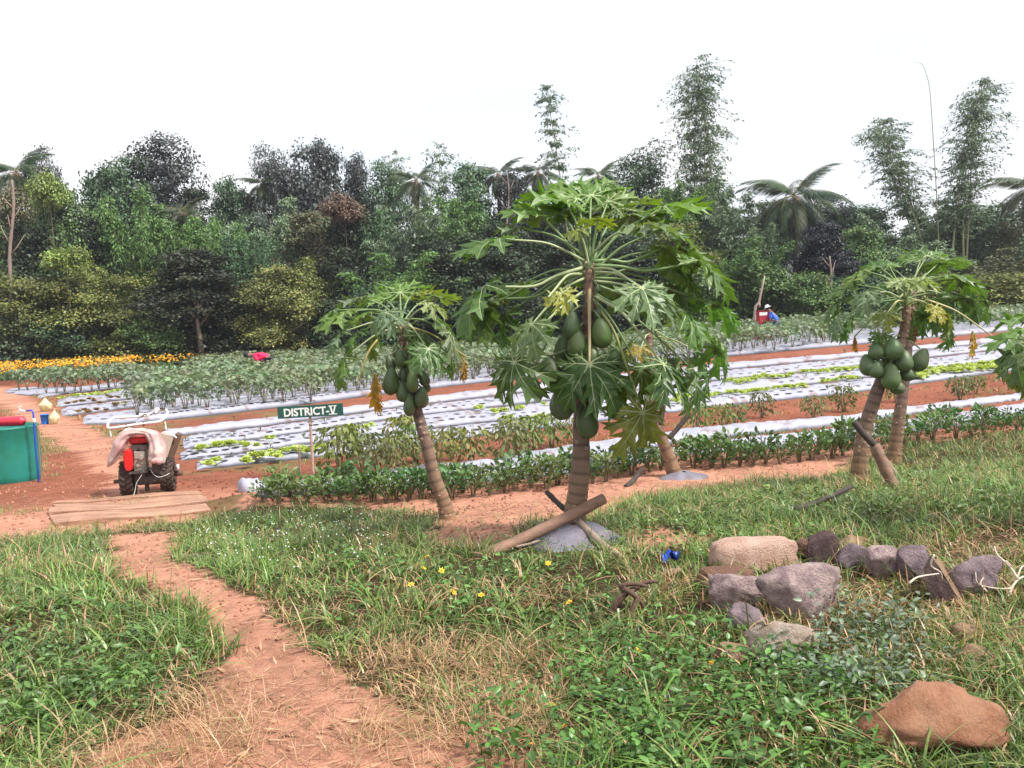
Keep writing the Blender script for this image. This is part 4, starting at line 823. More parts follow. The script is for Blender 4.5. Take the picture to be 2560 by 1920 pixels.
# (hub x, hub y, lobe length px, side toward camera + / away -, droop angle, leaf shape, colour)
CL = [
 (595, 412, 190, -.4, 5, 1, PGR, dict(base=(1055, 612))), (478, 490, 360, .4, 12, 2, PG, dict(base=(1050, 640))), (930, 242, 390, -.5, -14, 1, PB, dict(dir=165)), (890, 300, 360, -.9, -25, 1, PB, dict(dir=140)),
 (1100, 195, 380, -1, -38, 1, PB, dict(dir=95)), (1145, 360, 200, -.5, 10, 0, PYG, dict(dir=80, len=.35)), (1020, 330, 300, -1, -30, 2, PG, dict(dir=110)), (1010, 430, 150, .3, 20, 1, PYG, dict(dir=230, len=.3)),
 (362, 822, 430, .35, 38, 3, PG, dict(base=(1040, 690), arch=-.06, r=.0115)), (412, 912, 420, -.5, 32, 4, PG, dict(base=(1020, 725), arch=-.07, r=.011)), (1280, 290, 380, -.8, -25, 1, PB, dict(dir=60)), (1600, 270, 360, -.5, -12, 2, PB, {}),
 (1462, 400, 300, .5, 5, 2, PGR, dict(base=(1100, 605), dir=-70)), (1585, 425, 300, -.1, 18, 1, PGR, dict(dir=-20)), (1600, 555, 300, -.3, 35, 3, PB, dict(base=(1105, 645), arch=-.05, r=.0115)), (1850, 650, 400, .1, 32, 3, PG, dict(base=(1105, 672), arch=-.05, r=.0115, dir=-20)),
 (1925, 935, 330, -.1, 30, 3, PG, dict(base=(1110, 760), len=.95)), (1450, 832, 340, .95, 40, 2, PGR, dict(base=(1105, 700), dir=-75)), (1560, 892, 320, .9, 42, 3, PGR, dict(base=(1105, 720), dir=-45)), (905, 862, 240, .95, 30, 1, PYW, dict(base=(1060, 740), dir=245, w=.7)),
 (690, 1082, 300, .95, 42, 3, PGR, dict(base=(1060, 760), dir=225)), (570, 1345, 380, .5, 62, 4, PD, dict(base=(1050, 850), dir=240, len=.95)), (1088, 1362, 440, 1, 58, 3, PD, dict(base=(1088, 790), dir=-88, len=.62, r=.0125, arch=-.01, pc=(.46, .36, .20))),
 (800, 1000, 300, -.6, 40, 3, PG, dict(base=(1060, 740), dir=160)), (620, 800, 300, -.8, 20, 2, PG, dict(base=(1050, 720), dir=150)), (1280, 830, 280, -.7, 35, 2, PD, dict(dir=40, base=(1100, 740))), (1750, 1000, 320, .3, 40, 4, PG, dict(base=(1105, 780), dir=-30, len=.85)),
 (1600, 1362, 400, .5, 50, 3, PD, dict(base=(1110, 880), dir=-35, len=1.05, arch=.08, r=.011)), (1810, 1400, 380, .2, 68, 4, PD, dict(base=(1110, 860), dir=-15, len=1.1)), (1440, 1400, 320, .2, 80, 3, (.085, .13, .02), dict(base=(1110, 900), dir=-60, len=.95)), (1960, 1250, 300, -.2, 60, 4, PG, dict(base=(1110, 800), dir=10, len=1.1)),
 (1455, 1690, 420, .3, 84, 5, PYG, dict(base=(1108, 905), dir=-70, len=1.25, arch=.12, r=.011, pc=(.26, .27, .08), label='large yellowing green leaf hanging low on the right')), (700, 1380, 300, -.3, 72, 4, PD, dict(base=(1060, 850), dir=200, len=.9)), (950, 780, 220, -.7, 10, 2, PG, dict(dir=120)),
 (1000, 215, 300, -.9, -40, 2, PB, dict(dir=120)), (1215, 235, 300, -.9, -42, 2, PB, dict(dir=75)), (1380, 330, 320, -.7, 5, 2, PG, dict(dir=30)), (760, 330, 330, -.6, -15, 2, PB, dict(dir=160)), (1700, 700, 320, -.5, 40, 3, PG, dict(dir=0)), (520, 1020, 300, -.5, 55, 4, PD, dict(dir=190)), (1650, 820, 280, -.7, 40, 3, PD, dict(dir=20)), (400, 950, 330, -.2, 55, 4, PG, dict(dir=175, base=(1050, 730))), (1720, 560, 300, -.6, 20, 2, PG, dict(dir=20)),
]
CF = [(1170, 1142, 74, 105, -.13, 8), (965, 1090, 62, 100, -.1, -6), (1262, 1335, 78, 105, -.1, 18), (1110, 1310, 60, 85, -.14, 0, (1.5, 1.35, .95)), (1005, 1215, 72, 100, -.12, -4), (825, 1400, 72, 112, -.06, -14), (905, 1610, 88, 130, -.14, -12, (.85, .82, .9)), (1100, 1560, 85, 120, .08, 4), (1010, 1480, 85, 115, -.06, 0), (1070, 1745, 78, 125, -.10, 0, (.8, .9, .75)), (1270, 1640, 70, 105, -.05, 8), (910, 1250, 70, 100, .08, -8), (1200, 1480, 80, 110, -.02, 6), (950, 975, 40, 62, -.05, -4), (1150, 1010, 36, 55, -.04, 6), (930, 1440, 70, 95, -.04, -6), (1140, 835, 18, 26, -.03, 10)]
papaya('biggest papaya tree in the centre, green fruit, propped by crossed bamboo poles', ZC, None, CT, (1088, 650), CL, CF, kC, r_base=.083, r_top=.026, seed=1)
ZL = zoomer(760, 660, 3.456); kL = 8.4/FP/3.456
LT = [(1251, 2200), (1215, 2080), (1130, 1850), (1050, 1530), (970, 1240), (900, 950), (860, 700), (842, 560), (840, 480)]
LL = [(325, 590, 230, .5, 35, 3, PGR, dict(base=(835, 520))), (372, 412, 290, .1, 14, 2, PB, dict(base=(830, 470))), (352, 812, 270, .45, 48, 3, (.095, .155, .03), dict(base=(835, 540), len=.72)), (716, 422, 230, .95, 42, 3, PGR, dict(dir=-115)), (500, 292, 230, -.6, 5, 1, PGR, dict(dir=170)),
 (830, 250, 290, -.8, -30, 1, PB, dict(dir=95)), (700, 300, 260, -.8, -20, 2, PB, dict(dir=130)), (1090, 345, 190, .6, 25, 2, (.2, .26, .09), dict(dir=-40)), (1120, 280, 260, -.6, 5, 1, PB, dict(dir=40)), (1072, 735, 260, .7, 58, 3, PGR, dict(base=(850, 510), dir=-60, len=.6)), (560, 420, 250, -.5, 15, 2, PB, dict(dir=160)),
 (950, 250, 260, -.9, 0, 1, PYG, dict(dir=80)), (1130, 462, 220, .1, 30, 2, PG, dict(dir=-10)), (1260, 600, 260, .2, 55, 4, PGR, dict(base=(848, 480), dir=-15, len=.85)), (640, 600, 230, -.4, 40, 3, (.11, .18, .03), dict(dir=200)), (990, 620, 210, .3, 60, 3, PG, dict(dir=-30)), (470, 590, 230, -.3, 35, 3, PG, dict(dir=190)), (1270, 800, 200, .1, 70, 3, PG, dict(dir=0, base=(850, 520), len=.9)), (260, 400, 200, -.1, 30, 3, PB, dict(dir=180, base=(835, 480), len=.85)),
 (615, 950, 330, .3, 86, LDRY[0], PDRY, dict(base=(790, 600), dir=-130, len=.62, w=.75, pc=(.42, .33, .12), label='shrivelled yellow leaf hanging straight down')), (1380, 790, 230, .2, 86, LDRY[1], (.36, .17, .03), dict(base=(860, 540), dir=-20, len=.9, w=.8, pc=(.3, .26, .08), label='shrivelled orange-brown leaf hanging down'))]
LF = [(752, 1012, 72, 118, -.10, 8), (936, 1010, 52, 96, -.15, 2, (2.1, 1.9, 1.2)), (838, 815, 58, 78, -.10, -4, (1.1, 1.1, 1.1)), (925, 845, 44, 66, -.10, 6), (745, 862, 44, 74, -.06, 10), (852, 1105, 58, 86, -.09, 0), (910, 1215, 52, 98, -.10, -3), (1016, 1152, 62, 94, -.09, -12), (1040, 990, 46, 66, -.05, -8), (860, 950, 44, 80, -.05, 0), (1060, 1060, 34, 50, .02, 0), (975, 925, 40, 62, -.07, -6), (885, 615, 28, 48, -.05, -8), (800, 760, 40, 60, 0, 6)]
papaya('papaya tree with a leaning ringed trunk, between the green sign and the biggest papaya', ZL, None, LT, (840, 482), LL, LF, kL, r_base=.072, r_top=.026, rings=26, seed=2)
ZR = zoomer(1960, 580, 2.303); kR = 8.8/FP/2.303
RT = [(425, 1470), (440, 1320), (458, 1170), (505, 1010), (560, 860), (640, 720), (695, 560), (705, 430), (692, 350)]
RL = [(592, 470, 130, .5, 55, LVY[0], PYG, dict(pc=(.5, .48, .22), dir=-120)), (872, 430, 140, .7, 62, LVY[1], PYW, dict(pc=(.5, .48, .22), dir=-60)), (930, 470, 170, .2, 60, 3, PYG, dict(pc=(.45, .45, .2))), (1085, 570, 190, .1, 86, LDRY[0], PDRY, dict(dir=-60, w=.8, len=.9, pc=(.5, .46, .24), label='withered yellow leaf drooping at the far side')), (690, 275, 170, .6, 15, 1, (.2, .26, .10), dict(dir=-90)), (800, 270, 150, .5, 30, 2, PYG, dict(dir=-70)), (460, 222, 210, -.3, 20, 2, PB, {}), (482, 352, 190, .4, 30, 3, PGR, {}), (400, 482, 210, -.2, 40, 3, PG, dict(len=.75)), (330, 390, 200, -.4, 30, 3, PG, dict(len=.85)), (600, 190, 210, -.8, -15, 2, PG, dict(dir=110)), (820, 140, 220, -.9, -25, 2, PG, dict(dir=80)), (540, 200, 200, -.6, 10, 1, PGR, dict(dir=150)),
 (940, 250, 200, .2, 12, 2, PGR, {}), (1010, 270, 210, -.1, 25, 2, PG, {}), (1060, 380, 200, .1, 45, 3, PD, dict(len=.9)), (1160, 400, 190, -.1, 62, 4, PD, dict(dir=-10, len=1.0)), (400, 300, 190, -.5, 20, 2, PG, dict(dir=170)), (960, 560, 170, .2, 82, 4, PG, dict(dir=-40, len=.75)), (890, 180, 190, -.7, 5, 1, PG, dict(dir=50)), (560, 590, 130, .3, 80, 4, PG, dict(dir=-110)), (800, 480, 190, -.6, 50, 3, PD, dict(dir=60)), (310, 500, 170, -.1, 50, 3, PGR, dict(dir=180, len=.95)),
 (695, 545, 120, .25, 88, LDRY[1], PBR, dict(dir=-90, w=.9, base=(692, 360), len=.30, pc=(.5, .42, .25), label='dead brown leaf against the trunk')), (755, 540, 110, .1, 88, LDRY[0], PBR, dict(dir=-60, len=.35, label='dead brown leaf right of the trunk')), (735, 430, 100, -.1, 88, LDRY[1], (.4, .25, .06), dict(dir=0, len=.25, label='dead tan leaf high on the trunk')), (408, 600, 120, -.1, 88, LDRY[0], (.38, .19, .03), dict(dir=180, len=.85, label='small dead orange leaf dangling at the left'))]
RF = [(482, 765, 48, 62, -.07, 14), (532, 685, 46, 52, -.10, 20, (1.3, 1.3, 1.3)), (628, 672, 57, 62, -.14, 0, (1.3, 1.4, 1.3)), (692, 742, 50, 62, -.10, -6), (785, 735, 50, 68, -.07, -24), (532, 790, 43, 50, -.13, 8, (1.2, 1.2, 1.25)), (616, 832, 53, 74, -.15, 0, (1.5, 1.5, 1.1)), (652, 890, 42, 44, -.06, 0), (712, 812, 46, 46, -.05, 0), (600, 760, 46, 56, 0, 0), (640, 500, 30, 38, -.06, 0)]
papaya('papaya tree with yellow withering leaves and egg-shaped fruit, propped from the right', ZR, None, RT, (692, 350), RL, RF, kR, r_base=.082, r_top=.035, rings=26, seed=3)
R2T = [(625, 1330), (640, 1240), (662, 1080), (690, 880), (712, 650), (730, 480), (740, 330), (742, 290)]
R2L = [(742+a, 250+b, 190, s, dr, m, c, dict(dir=dd)) for (a, b, s, dr, m, c, dd) in [(-150, -60, -.5, 10, 1, PB, 150), (60, -120, -.9, -5, 1, PB, 80), (200, -90, -.5, 10, 2, PG, 40), (260, 20, -.2, 25, 3, PG, 10), (220, 120, .3, 45, 3, PD, -20), (-200, 60, -.3, 30, 2, PG, 180), (120, 160, -.6, 60, 3, PD, 60), (320, 130, 0, 50, 4, PG, 0), (-90, 120, -.5, 55, 3, PG, 140)]]
papaya('papaya tree right behind the withering one, its pale bare trunk showing', ZR, None, R2T, (742, 290), R2L, [(760, 560, 34, 46, -.04, 0), (720, 620, 36, 48, .08, 0)], 10/FP/2.303, r_base=.09, r_top=.035, rings=24, seed=4)
K4T = [(1690, 2125), (1640, 2000), (1560, 1800), (1520, 1600), (1500, 1350), (1502, 1150), (1508, 1085)]
K4L = [(1690, 1050, 230, -.2, 25, 2, PG, dict(dir=20)), (1840, 1270, 260, .1, 60, 4, PD, dict(len=.85, pc=(.3, .33, .12), dir=-10)), (1700, 1310, 230, .1, 70, 4, PG, dict(len=.6, pc=(.36, .33, .1))), (1320, 1140, 220, -.2, 30, 3, PG, dict(len=.6)), (1350, 1230, 220, -.2, 55, 3, PD, dict(len=.6)), (1780, 1120, 240, -.3, 30, 3, PG, dict(len=.7)), (1500, 900, 220, -.8, 0, 1, PG, dict(dir=90)), (1640, 1330, 220, -.5, 70, 4, PD, dict(len=.6)), (1445, 1240, 170, .8, 70, LVY[0], PYW, dict(dir=-100, len=.4)), (1900, 1420, 280, .1, 78, 5, PD, dict(dir=-10, len=1.1)), (1780, 1320, 110, .2, 80, LDRY[1], (.4, .14, .04), dict(dir=-30, len=.8, label='dead orange-brown leaf curled in the crown')), (1960, 1180, 230, -.1, 45, 4, PG, dict(dir=5, len=1.0))]
papaya('papaya tree half hidden right behind the biggest one, trunk leaning out of a film mound', ZC, None, K4T, (1508, 1090), K4L, [(1480, 1500, 60, 85, .0, 5), (1550, 1450, 50, 75, .02, 0)], 9.4/FP/2.765, r_base=.088, r_top=.03, rings=14, seed=5)
Z3T = [(1480, 1700), (1480, 1400), (1470, 900), (1465, 560), (1463, 520)]
Z3L = [(1385, 560, 150, .1, 25, 2, PB, dict(dir=175, len=.6)), (1360, 660, 170, .2, 35, 3, PG, dict(dir=190, len=.6)), (1370, 800, 130, .2, 82, 3, PYG, dict(dir=200, len=.6)), (1420, 470, 150, -.5, 5, 1, PB, dict(dir=140)), (1520, 480, 150, -.3, 5, 1, PB, dict(dir=40)), (1560, 600, 160, .2, 35, 3, PG, dict(dir=-20)), (1480, 640, 150, .7, 45, 3, PGR, dict(dir=-90))]
papaya('papaya tree at the right edge, only leaf tips in view', ZR, None, Z3T, (1463, 520), Z3L, [(1450, 800, 45, 60, -.1, 0), (1500, 830, 45, 60, -.08, 0)], 9/FP/2.303, r_base=.08, r_top=.03, seed=6)
# film mounds around two papaya feet
def mound(px_, py_, w, h, label, sx=1, seed=1):
    p = G(px_, py_); t = thing('film_mound', label, 'plastic film', p, 0, 'film mounds at papaya feet'); b = MB(); n = 40; prof = [(.16, .95), (.24, 1.0), (.45, .86), (.65, .6), (.85, .28), (1.0, .02), (1.06, -.3)]; V = []; F = []
    for i, (r, z) in enumerate(prof):
        for k in range(n):
            a = 6.2832*k/n; q = r*w*(1+.16*(float(vnoise(math.cos(a)*2+seed*3, math.sin(a)*2, seed))-.5)*2*(r > .3)); V.append((q*math.cos(a)*sx, q*math.sin(a), z*h+.03*(float(vnoise(a*3+seed, r*5, 4))-.5)*(z > 0)+float(tz(p.x+q*math.cos(a)*sx, p.y+q*math.sin(a))-p.z)))
    F = [(i*n+k, i*n+(k+1) % n, (i+1)*n+(k+1) % n, (i+1)*n+k) for i in range(len(prof)-1) for k in range(n)]; b.add(V, F); o = ob('film', b.mesh('film', [M_filmg], True), t)
M_filmg = mat('grey_film', (.23, .22, .29), .35, noise=.35, nscale=6, bump=.9, bscale=8, col2=(.17, .14, .15))
mound(1428, 1352, .35, .12, 'grey film mound around the foot of the biggest papaya', 1.08)
mound(1712, 1192, .25, .06, 'flat pale film scrap at the foot of the half hidden papaya', 1.2, 3)
# ------------------------------------------------------------ poles
M_bpole = mat('bamboo_pole', (.24, .135, .09), .7, noise=.3, nscale=10, bump=.35, wave=(2, 2, 14))
M_dpole = mat('dark_pole', (.06, .045, .038), .85, noise=.3, nscale=12, bump=.5)
M_gpole = mat('grey_pole', (.30, .22, .17), .85, noise=.35, nscale=14, bump=.5)
def pole(a, b, r, m, name, label, cat='pole', nodes=3, r2=None, group='poles propping the papayas'):
    a, b = Vector(a), Vector(b); L_ = (b-a).length; n = 14; P = [a+(b-a)*i/n+Vector((0, 0, -.012*math.sin(i/n*3.14))) for i in range(n+1)]; r2 = r2 or r*.9; Rr = [r+(r2-r)*i/n for i in range(n+1)]
    for k in range(nodes):
        i = int((k+.6)*n/nodes); Rr[i] *= 1.10
    o0 = a.copy(); bb = MB(); bb.tube([p-o0 for p in P], Rr, 10); o = bb.build(name, m, None, True, loc=o0); return tag(o, label, cat, group)
tA = G(1190, 1387); pole(tA+Vector((0, 0, -.03)), at(1510, 1246, 5.95), .040, M_bpole, 'bamboo_pole', 'thick brown bamboo pole slanting up to the right across the biggest papaya foot', r2=.037)
xA = at(1442, 1297, 6.03); bB = G(1548, 1385); pole(bB+Vector((0, 0, -.03)), at(1428, 1284, 5.88+.14), .026, M_gpole, 'wooden_pole', 'split greyish pole slanting down to the right under the thick bamboo pole')
pole(at(1446, 1299, 6.05), at(1366, 1229, 6.25), .021, M_dpole, 'wooden_pole', 'charred dark end of the pole, pointing up left behind the thick bamboo')
zz = lambda x, y: ZR(x, y)
b1_ = G(*zz(665, 1500)); pole(b1_+Vector((0, 0, -.04)), at(*zz(520, 1225), b1_.y+.12), .052, M_bpole, 'bamboo_pole', 'thick reddish bamboo pole propping the withering papaya from the right', r2=.048)
b2_ = G(*zz(690, 1432)); pole(b2_+Vector((0, 0, -.04)), at(*zz(500, 1190), b2_.y-.1), .026, M_gpole, 'wooden_pole', 'thinner pole just behind the thick reddish bamboo prop')
pole(at(*zz(520, 1225), b1_.y+.10), at(*zz(402, 1092), b1_.y+.16), .032, M_dpole, 'wooden_pole', 'dark upper pole end tied across the withering papaya trunk')
l1 = G(*zz(60, 1655)); pole(l1+Vector((0, 0, .07)), at(*zz(385, 1468), l1.y+.35), .020, M_dpole, 'fallen_pole', 'thin dark pole lying on the grass behind the boulders', group=None)
q1 = G(*Z2(95, 1570)); pole(q1, at(*Z2(260, 1400), q1.y+.3), .030, M_dpole, 'wooden_pole', 'dark lower prop left of the half hidden papaya')
pole(at(*Z2(520, 1090), q1.y+.05), at(*Z2(730, 835), q1.y+.1), .03, M_dpole, 'wooden_pole', 'dark stake leaning right above the half hidden papaya trunk')
pole(at(*Z2(440, 960), q1.y+.1), at(*Z2(475, 755), q1.y+.1), .025, M_dpole, 'wooden_pole', 'short dark stub rising beside the half hidden papaya trunk')
tw = G(1310, 1410); 
pole(G(1292, 1386)+Vector((0, 0, .05)), at(1392, 1332, 5.95), .008, M_gpole, 'dry_stick', 'thin dry stick leaning on the grey film mound', 'stick', group=None)
# stake and sign
sp = G(785, 1199); dS = sp.y; s_ = dS/FP
M_sign = mat('sign_green', (.012, .075, .055), .5, noise=.15, nscale=6); M_white = mat('sign_white', (.78, .77, .72), .6)
t = thing('sign', 'dark green wooden board reading DISTRICT-V on a thin post', 'sign', sp)
b = MB(); P = [Vector((0, 0, -.15))]+[at(px_, py_, dS)-sp for (px_, py_) in [(784, 1199), (780, 1130), (776, 1060), (774, 1020)]]; b.tube(P, [.021, .02, .019, .018, .017], 8); b.tube([P[3]-Vector((0, 0, .02)), P[3]+Vector((0, 0, .02))], .024, 8)
b.build('post', mat('sign_post', (.40, .27, .20), .8, noise=.3, nscale=15, bump=.4), t, True)
c = at(776, 1027.5, dS-.035)-sp; sg = thing('x', '', ''); COL.objects.unlink(sg); bpy.data.objects.remove(sg)
rot = Matrix.Rotation(rad(-.75), 3, 'Y')
b = MB(); b.box((0, 0, 0), (164*s_, .022, 30*s_)); bd = b.build('board', M_sign, t, loc=c); bd.rotation_euler = rot.to_euler()
bv = bd.modifiers.new('bevel', 'BEVEL'); bv.width = .003
def text_mesh(txt, size, off):
    cu = bpy.data.curves.new('t', 'FONT'); cu.body = txt; cu.size = size; cu.offset = off; cu.extrude = .0015; cu.resolution_u = 4; o = bpy.data.objects.new('t', cu); COL.objects.link(o); bpy.context.view_layer.update()
    me = bpy.data.meshes.new_from_object(o.evaluated_get(bpy.context.evaluated_depsgraph_get())); bpy.data.objects.remove(o); return me
me = text_mesh('DISTRICT-', 1.0, .028); v = np.array([tuple(q.co) for q in me.vertices]); lo, hi = v.min(0), v.max(0)
hh = 20.5*s_; W_ = 113*s_; lb = MB(); Vt = [((q[0]-lo[0])/(hi[0]-lo[0])*W_, -q[2]*.5, (q[1]-lo[1])/(hi[1]-lo[1])*hh-hh/2) for q in v]
lb.add(Vt, [tuple(p.vertices) for p in me.polygons]); x0 = W_+1*s_; w = 17*s_; h2 = hh/2
lb.add([(x0+.0*w, 0, h2), (x0+.30*w, 0, h2), (x0+.52*w, 0, -h2*.55), (x0+.78*w, 0, h2), (x0+w, 0, h2), (x0+.62*w, 0, -h2), (x0+.36*w, 0, -h2)], [(0, 6, 2, 1), (6, 5, 2), (5, 4, 3, 2)])
for z in (h2, -h2): lb.box((x0+w*.5, -.0006, z), (w*1.25, .002, hh*.10))
o = ob('lettering', lb.mesh('lettering', [M_white]), bd, loc=(-66*s_, -.0125, -.5*s_))
k_ = G(*Z1(1212, 895)); pole(k_+Vector((0, 0, -.1)), at(*Z1(1200, 605), k_.y), .014, mat('stake_wood', (.25, .15, .11), .8, noise=.3), 'stake', 'thin brown stake standing left of the sign post', 'stake', 3, group=None)
# ------------------------------------------------------------ planks
M_plank = mat('plank_wood', (.43, .235, .155), .85, noise=.3, nscale=4, bump=.9, bscale=25, wave=(1.2, 26, 26))
def board(fl, fr, br, bl, th, nm, label, seed):
    g = random.Random(seed); c = [G(*p)+Vector((g.uniform(-.05, .05), 0, 0)) for p in (fl, fr, br, bl)]; o0 = (c[0]+c[1]+c[2]+c[3])/4; zt = max(q.z for q in c); n = 12; V = []; F = []
    for i in range(n+1):
        u = i/n
        for s in (0, 1):
            p = (c[0]*(1-u)+c[1]*u)*(1-s)+(c[3]*(1-u)+c[2]*u)*s; z = (p.z*.5+o0.z*.5)+.012*math.sin(u*7+seed)+g.uniform(-.002, .002); jit = g.uniform(-.007, .007); p = Vector((p.x+(g.uniform(-.015, .015) if i in (0, n) else 0), p.y+jit, z))
            V += [p-o0+Vector((0, 0, th)), p-o0+Vector((0, 0, -.03))]
    for i in range(n):
        a = i*4; F += [(a, a+4, a+6, a+2), (a+1, a+3, a+7, a+5), (a, a+1, a+5, a+4), (a+2, a+6, a+7, a+3)]
    F += [(0, 2, 3, 1), (n*4, n*4+1, n*4+3, n*4+2)]; b = MB(); b.add(V, F); o = b.build(nm, M_plank, None, False, loc=o0); bv = o.modifiers.new('b', 'BEVEL'); bv.width = .006; tag(o, label, 'plank', 'planks bridging the ditch'); return o
ZP = zoomer(0, 880, 3.16)
def pb(a0, a1, b0, b1, **k): pass
Lf = [ZP(405, 1382), ZP(408, 1315), ZP(412, 1268), ZP(440, 1222), ZP(455, 1203)]; Rt = [ZP(1300, 1330), ZP(1652, 1248), ZP(1622, 1200), ZP(1598, 1155), ZP(1568, 1112)]
Lf = [ZP(402, 1388), ZP(405, 1312), ZP(420, 1258), ZP(440, 1222), ZP(455, 1198)]; Rt = [ZP(1655, 1262), ZP(1630, 1205), ZP(1610, 1168), ZP(1595, 1140), ZP(1570, 1115)]
for i, lb_ in enumerate(['front plank, widest, with a knot and frayed left end', 'second plank from the front, with a long dark crack behind it', 'third plank from the front, slightly raised', 'back plank, narrow, nearest the tractor wheels']):
    g_ = 3.2; fl = (Lf[i][0], Lf[i][1]-g_); fr = (Rt[i][0], Rt[i][1]-g_*.6); board(fl, fr, Rt[i+1], Lf[i+1], .022+.014*(i % 2), 'plank', lb_, i)
# ------------------------------------------------------------ rocks
def rock_mat(nm, c1, c2, ns=9): return mat(nm, c1, .95, noise=.13, nscale=ns, bump=1.0, bscale=75, col2=c2, spec=.15)
RM = {'pale': rock_mat('pale_rock', (.70, .48, .39), (.55, .33, .25)), 'purple': rock_mat('purple_rock', (.18, .135, .15), (.36, .27, .28), 14), 'pink': rock_mat('pinkish_rock', (.56, .42, .39), (.26, .18, .19), 17), 'tan': rock_mat('tan_rock', (.46, .31, .20), (.30, .19, .12)), 'brown': rock_mat('brown_rock', (.28, .16, .11), (.16, .09, .07)), 'orange': rock_mat('orange_rock', (.55, .29, .18), (.36, .16, .09), 9), 'dark': rock_mat('dark_rock', (.10, .065, .065), (.19, .13, .12)), 'white': rock_mat('whitish_rock', (.60, .50, .42), (.40, .28, .2), 6)}
def icos(sub=4):
    import bmesh
    bm = bmesh.new(); bmesh.ops.create_icosphere(bm, subdivisions=sub, radius=1); V = [v.co.copy() for v in bm.verts]; F = [tuple(v.index for v in f.verts) for f in bm.faces]; bm.free(); return V, F
ICV, ICF = icos(4)
def rock(box, m, label, dep=.75, seed=1, sq=2.6, rot=0, rough=.12, edge=0, tilt=0, planes=10, lift=.01, cat='boulder'):
    x0, y0, x1, y1 = box; (fx0, fy0), (fx1, fy1) = ZK(x0, y0), ZK(x1, y1); base = G((fx0+fx1)/2, fy1-(fy1-fy0)*.06); cy = base.y; w = (fx1-fx0)*cy/FP/2; top = at((fx0+fx1)/2, fy0, cy+w*.3); h = (top.z-base.z)
    g = np.random.default_rng(seed); V = np.array([tuple(v) for v in ICV]); r = (np.abs(V)**sq).sum(1)**(-1/sq); V = V*r[:, None]
    for k in range(planes):
        n_ = unit(g.normal(size=3)*[1, 1, .8]); d_ = g.uniform(.50, .74); s = V @ n_-d_; V = np.where((s > 0)[:, None], V-n_*s[:, None]*.85, V)
    nz = (fbm(V[:, 0]*1.7+seed*3, V[:, 1]*1.7+V[:, 2]*2.3, seed)-.47); n2 = fbm(V[:, 0]*6+seed, V[:, 1]*6-V[:, 2]*5, seed+5)-.47; rg = np.clip(1-np.abs(2*fbm(V[:, 0]*2.6+seed, V[:, 1]*2.6+V[:, 2]*3.1, seed+3, 3)-.94)*9, 0, 1); n3 = fbm(V[:, 0]*17+seed, V[:, 1]*17+V[:, 2]*13, seed+9, 3)-.44; V = V*(1+rough*2.4*nz+rough*.9*n2+.05*n3-(.05+.22*rough)*rg)[:, None]
    V = V-(V.max(0)+V.min(0))/2; M = Matrix.Rotation(rad(rot), 3, 'Y') @ Matrix.Rotation(rad(tilt), 3, 'X'); V = V @ np.array(M).T; V = V-(V.max(0)+V.min(0))/2
    V = V/np.array([(V[:, 0].max()-V[:, 0].min())/2, 1, (V[:, 2].max()-V[:, 2].min())/2]); h *= 1.02; V = V*[w*1.06, w*dep, h*.62]; V[:, 2] += h-V[:, 2].max()
    me = npmesh('rock', V, 0, [RM[m]], None, tris=np.array(ICF), smooth=True); o = ob('boulder', me, None, (base.x, cy+w*dep*.4, base.z+lift), (0, 0, 0)); tag(o, label, cat, 'boulders in the grass'); return o
ZK = zoomer(1660, 1280, 2.458)
rock((293, 160, 832, 372), 'pale', 'long smooth pale boulder, the longest, at the back left of the pile', .42, 3, 4.2, 2, .05, planes=1)
rock((885, 132, 1082, 345), 'dark', 'dark purple boulder standing upright right of the long pale one', .6, 4, 2.3, 8)
rock((815, 178, 925, 300), 'brown', 'small brown stone wedged between the pale boulder and the dark upright one', .8, 5)
rock((1070, 152, 1270, 260), 'tan', 'rough tan stone at the back of the pile', .7, 6, rough=.2)
rock((1075, 205, 1275, 365), 'purple', 'rounded dark purple-grey stone right of the upright one', .8, 7)
rock((1262, 218, 1500, 430), 'pink', 'mottled pinkish grey boulder left of the leaning slabs', .8, 8, rough=.14)
rock((1448, 218, 1655, 470), 'purple', 'round-topped dark slab standing in the grass', .45, 9, 3, 6)
rock((1735, 278, 2115, 520), 'purple', 'low flat purple boulder, rightmost of the pile', .6, 11, 2.3, 8)
rock((598, 333, 1115, 700), 'pink', 'big rounded pinkish grey boulder in the middle of the pile', .75, 12, 2.5, -6, .09)
rock((285, 378, 655, 625), 'pink', 'slanted grey-pink stone left of the big rounded boulder', .6, 13, 2.4, -32, .1)
rock((405, 583, 628, 770), 'purple', 'small purple-grey stone in front of the slanted one', .8, 14, 2.3, -15)
rock((528, 683, 965, 905), 'white', 'whitish boulder in front of the big rounded one, partly overgrown', .7, 15, 2.4, 4, .12)
rock((330, 808, 530, 945), 'tan', 'small tan stone low at the left of the whitish boulder', .8, 16)
rock((1765, 695, 1915, 835), 'tan', 'tan stone in the grass below the leaning slab', .8, 17, 2.2, 25)
rock((1825, 825, 2045, 965), 'tan', 'tan stone just above the big orange boulder', .8, 18, 2.2, 12)
rock((200, 345, 560, 490), 'brown', 'reddish brown stone under the long pale boulder', .6, 19, rough=.2)
rock((5, 355, 110, 410), 'tan', 'tiny tan stone near the blue scrap', .8, 20, cat='stone')
rock((1150, 1050, 2165, 1530), 'orange', 'big orange clay boulder, nearest to the camera', .75, 21, 2.4, 6, .19, planes=8, tilt=8, lift=-.02)
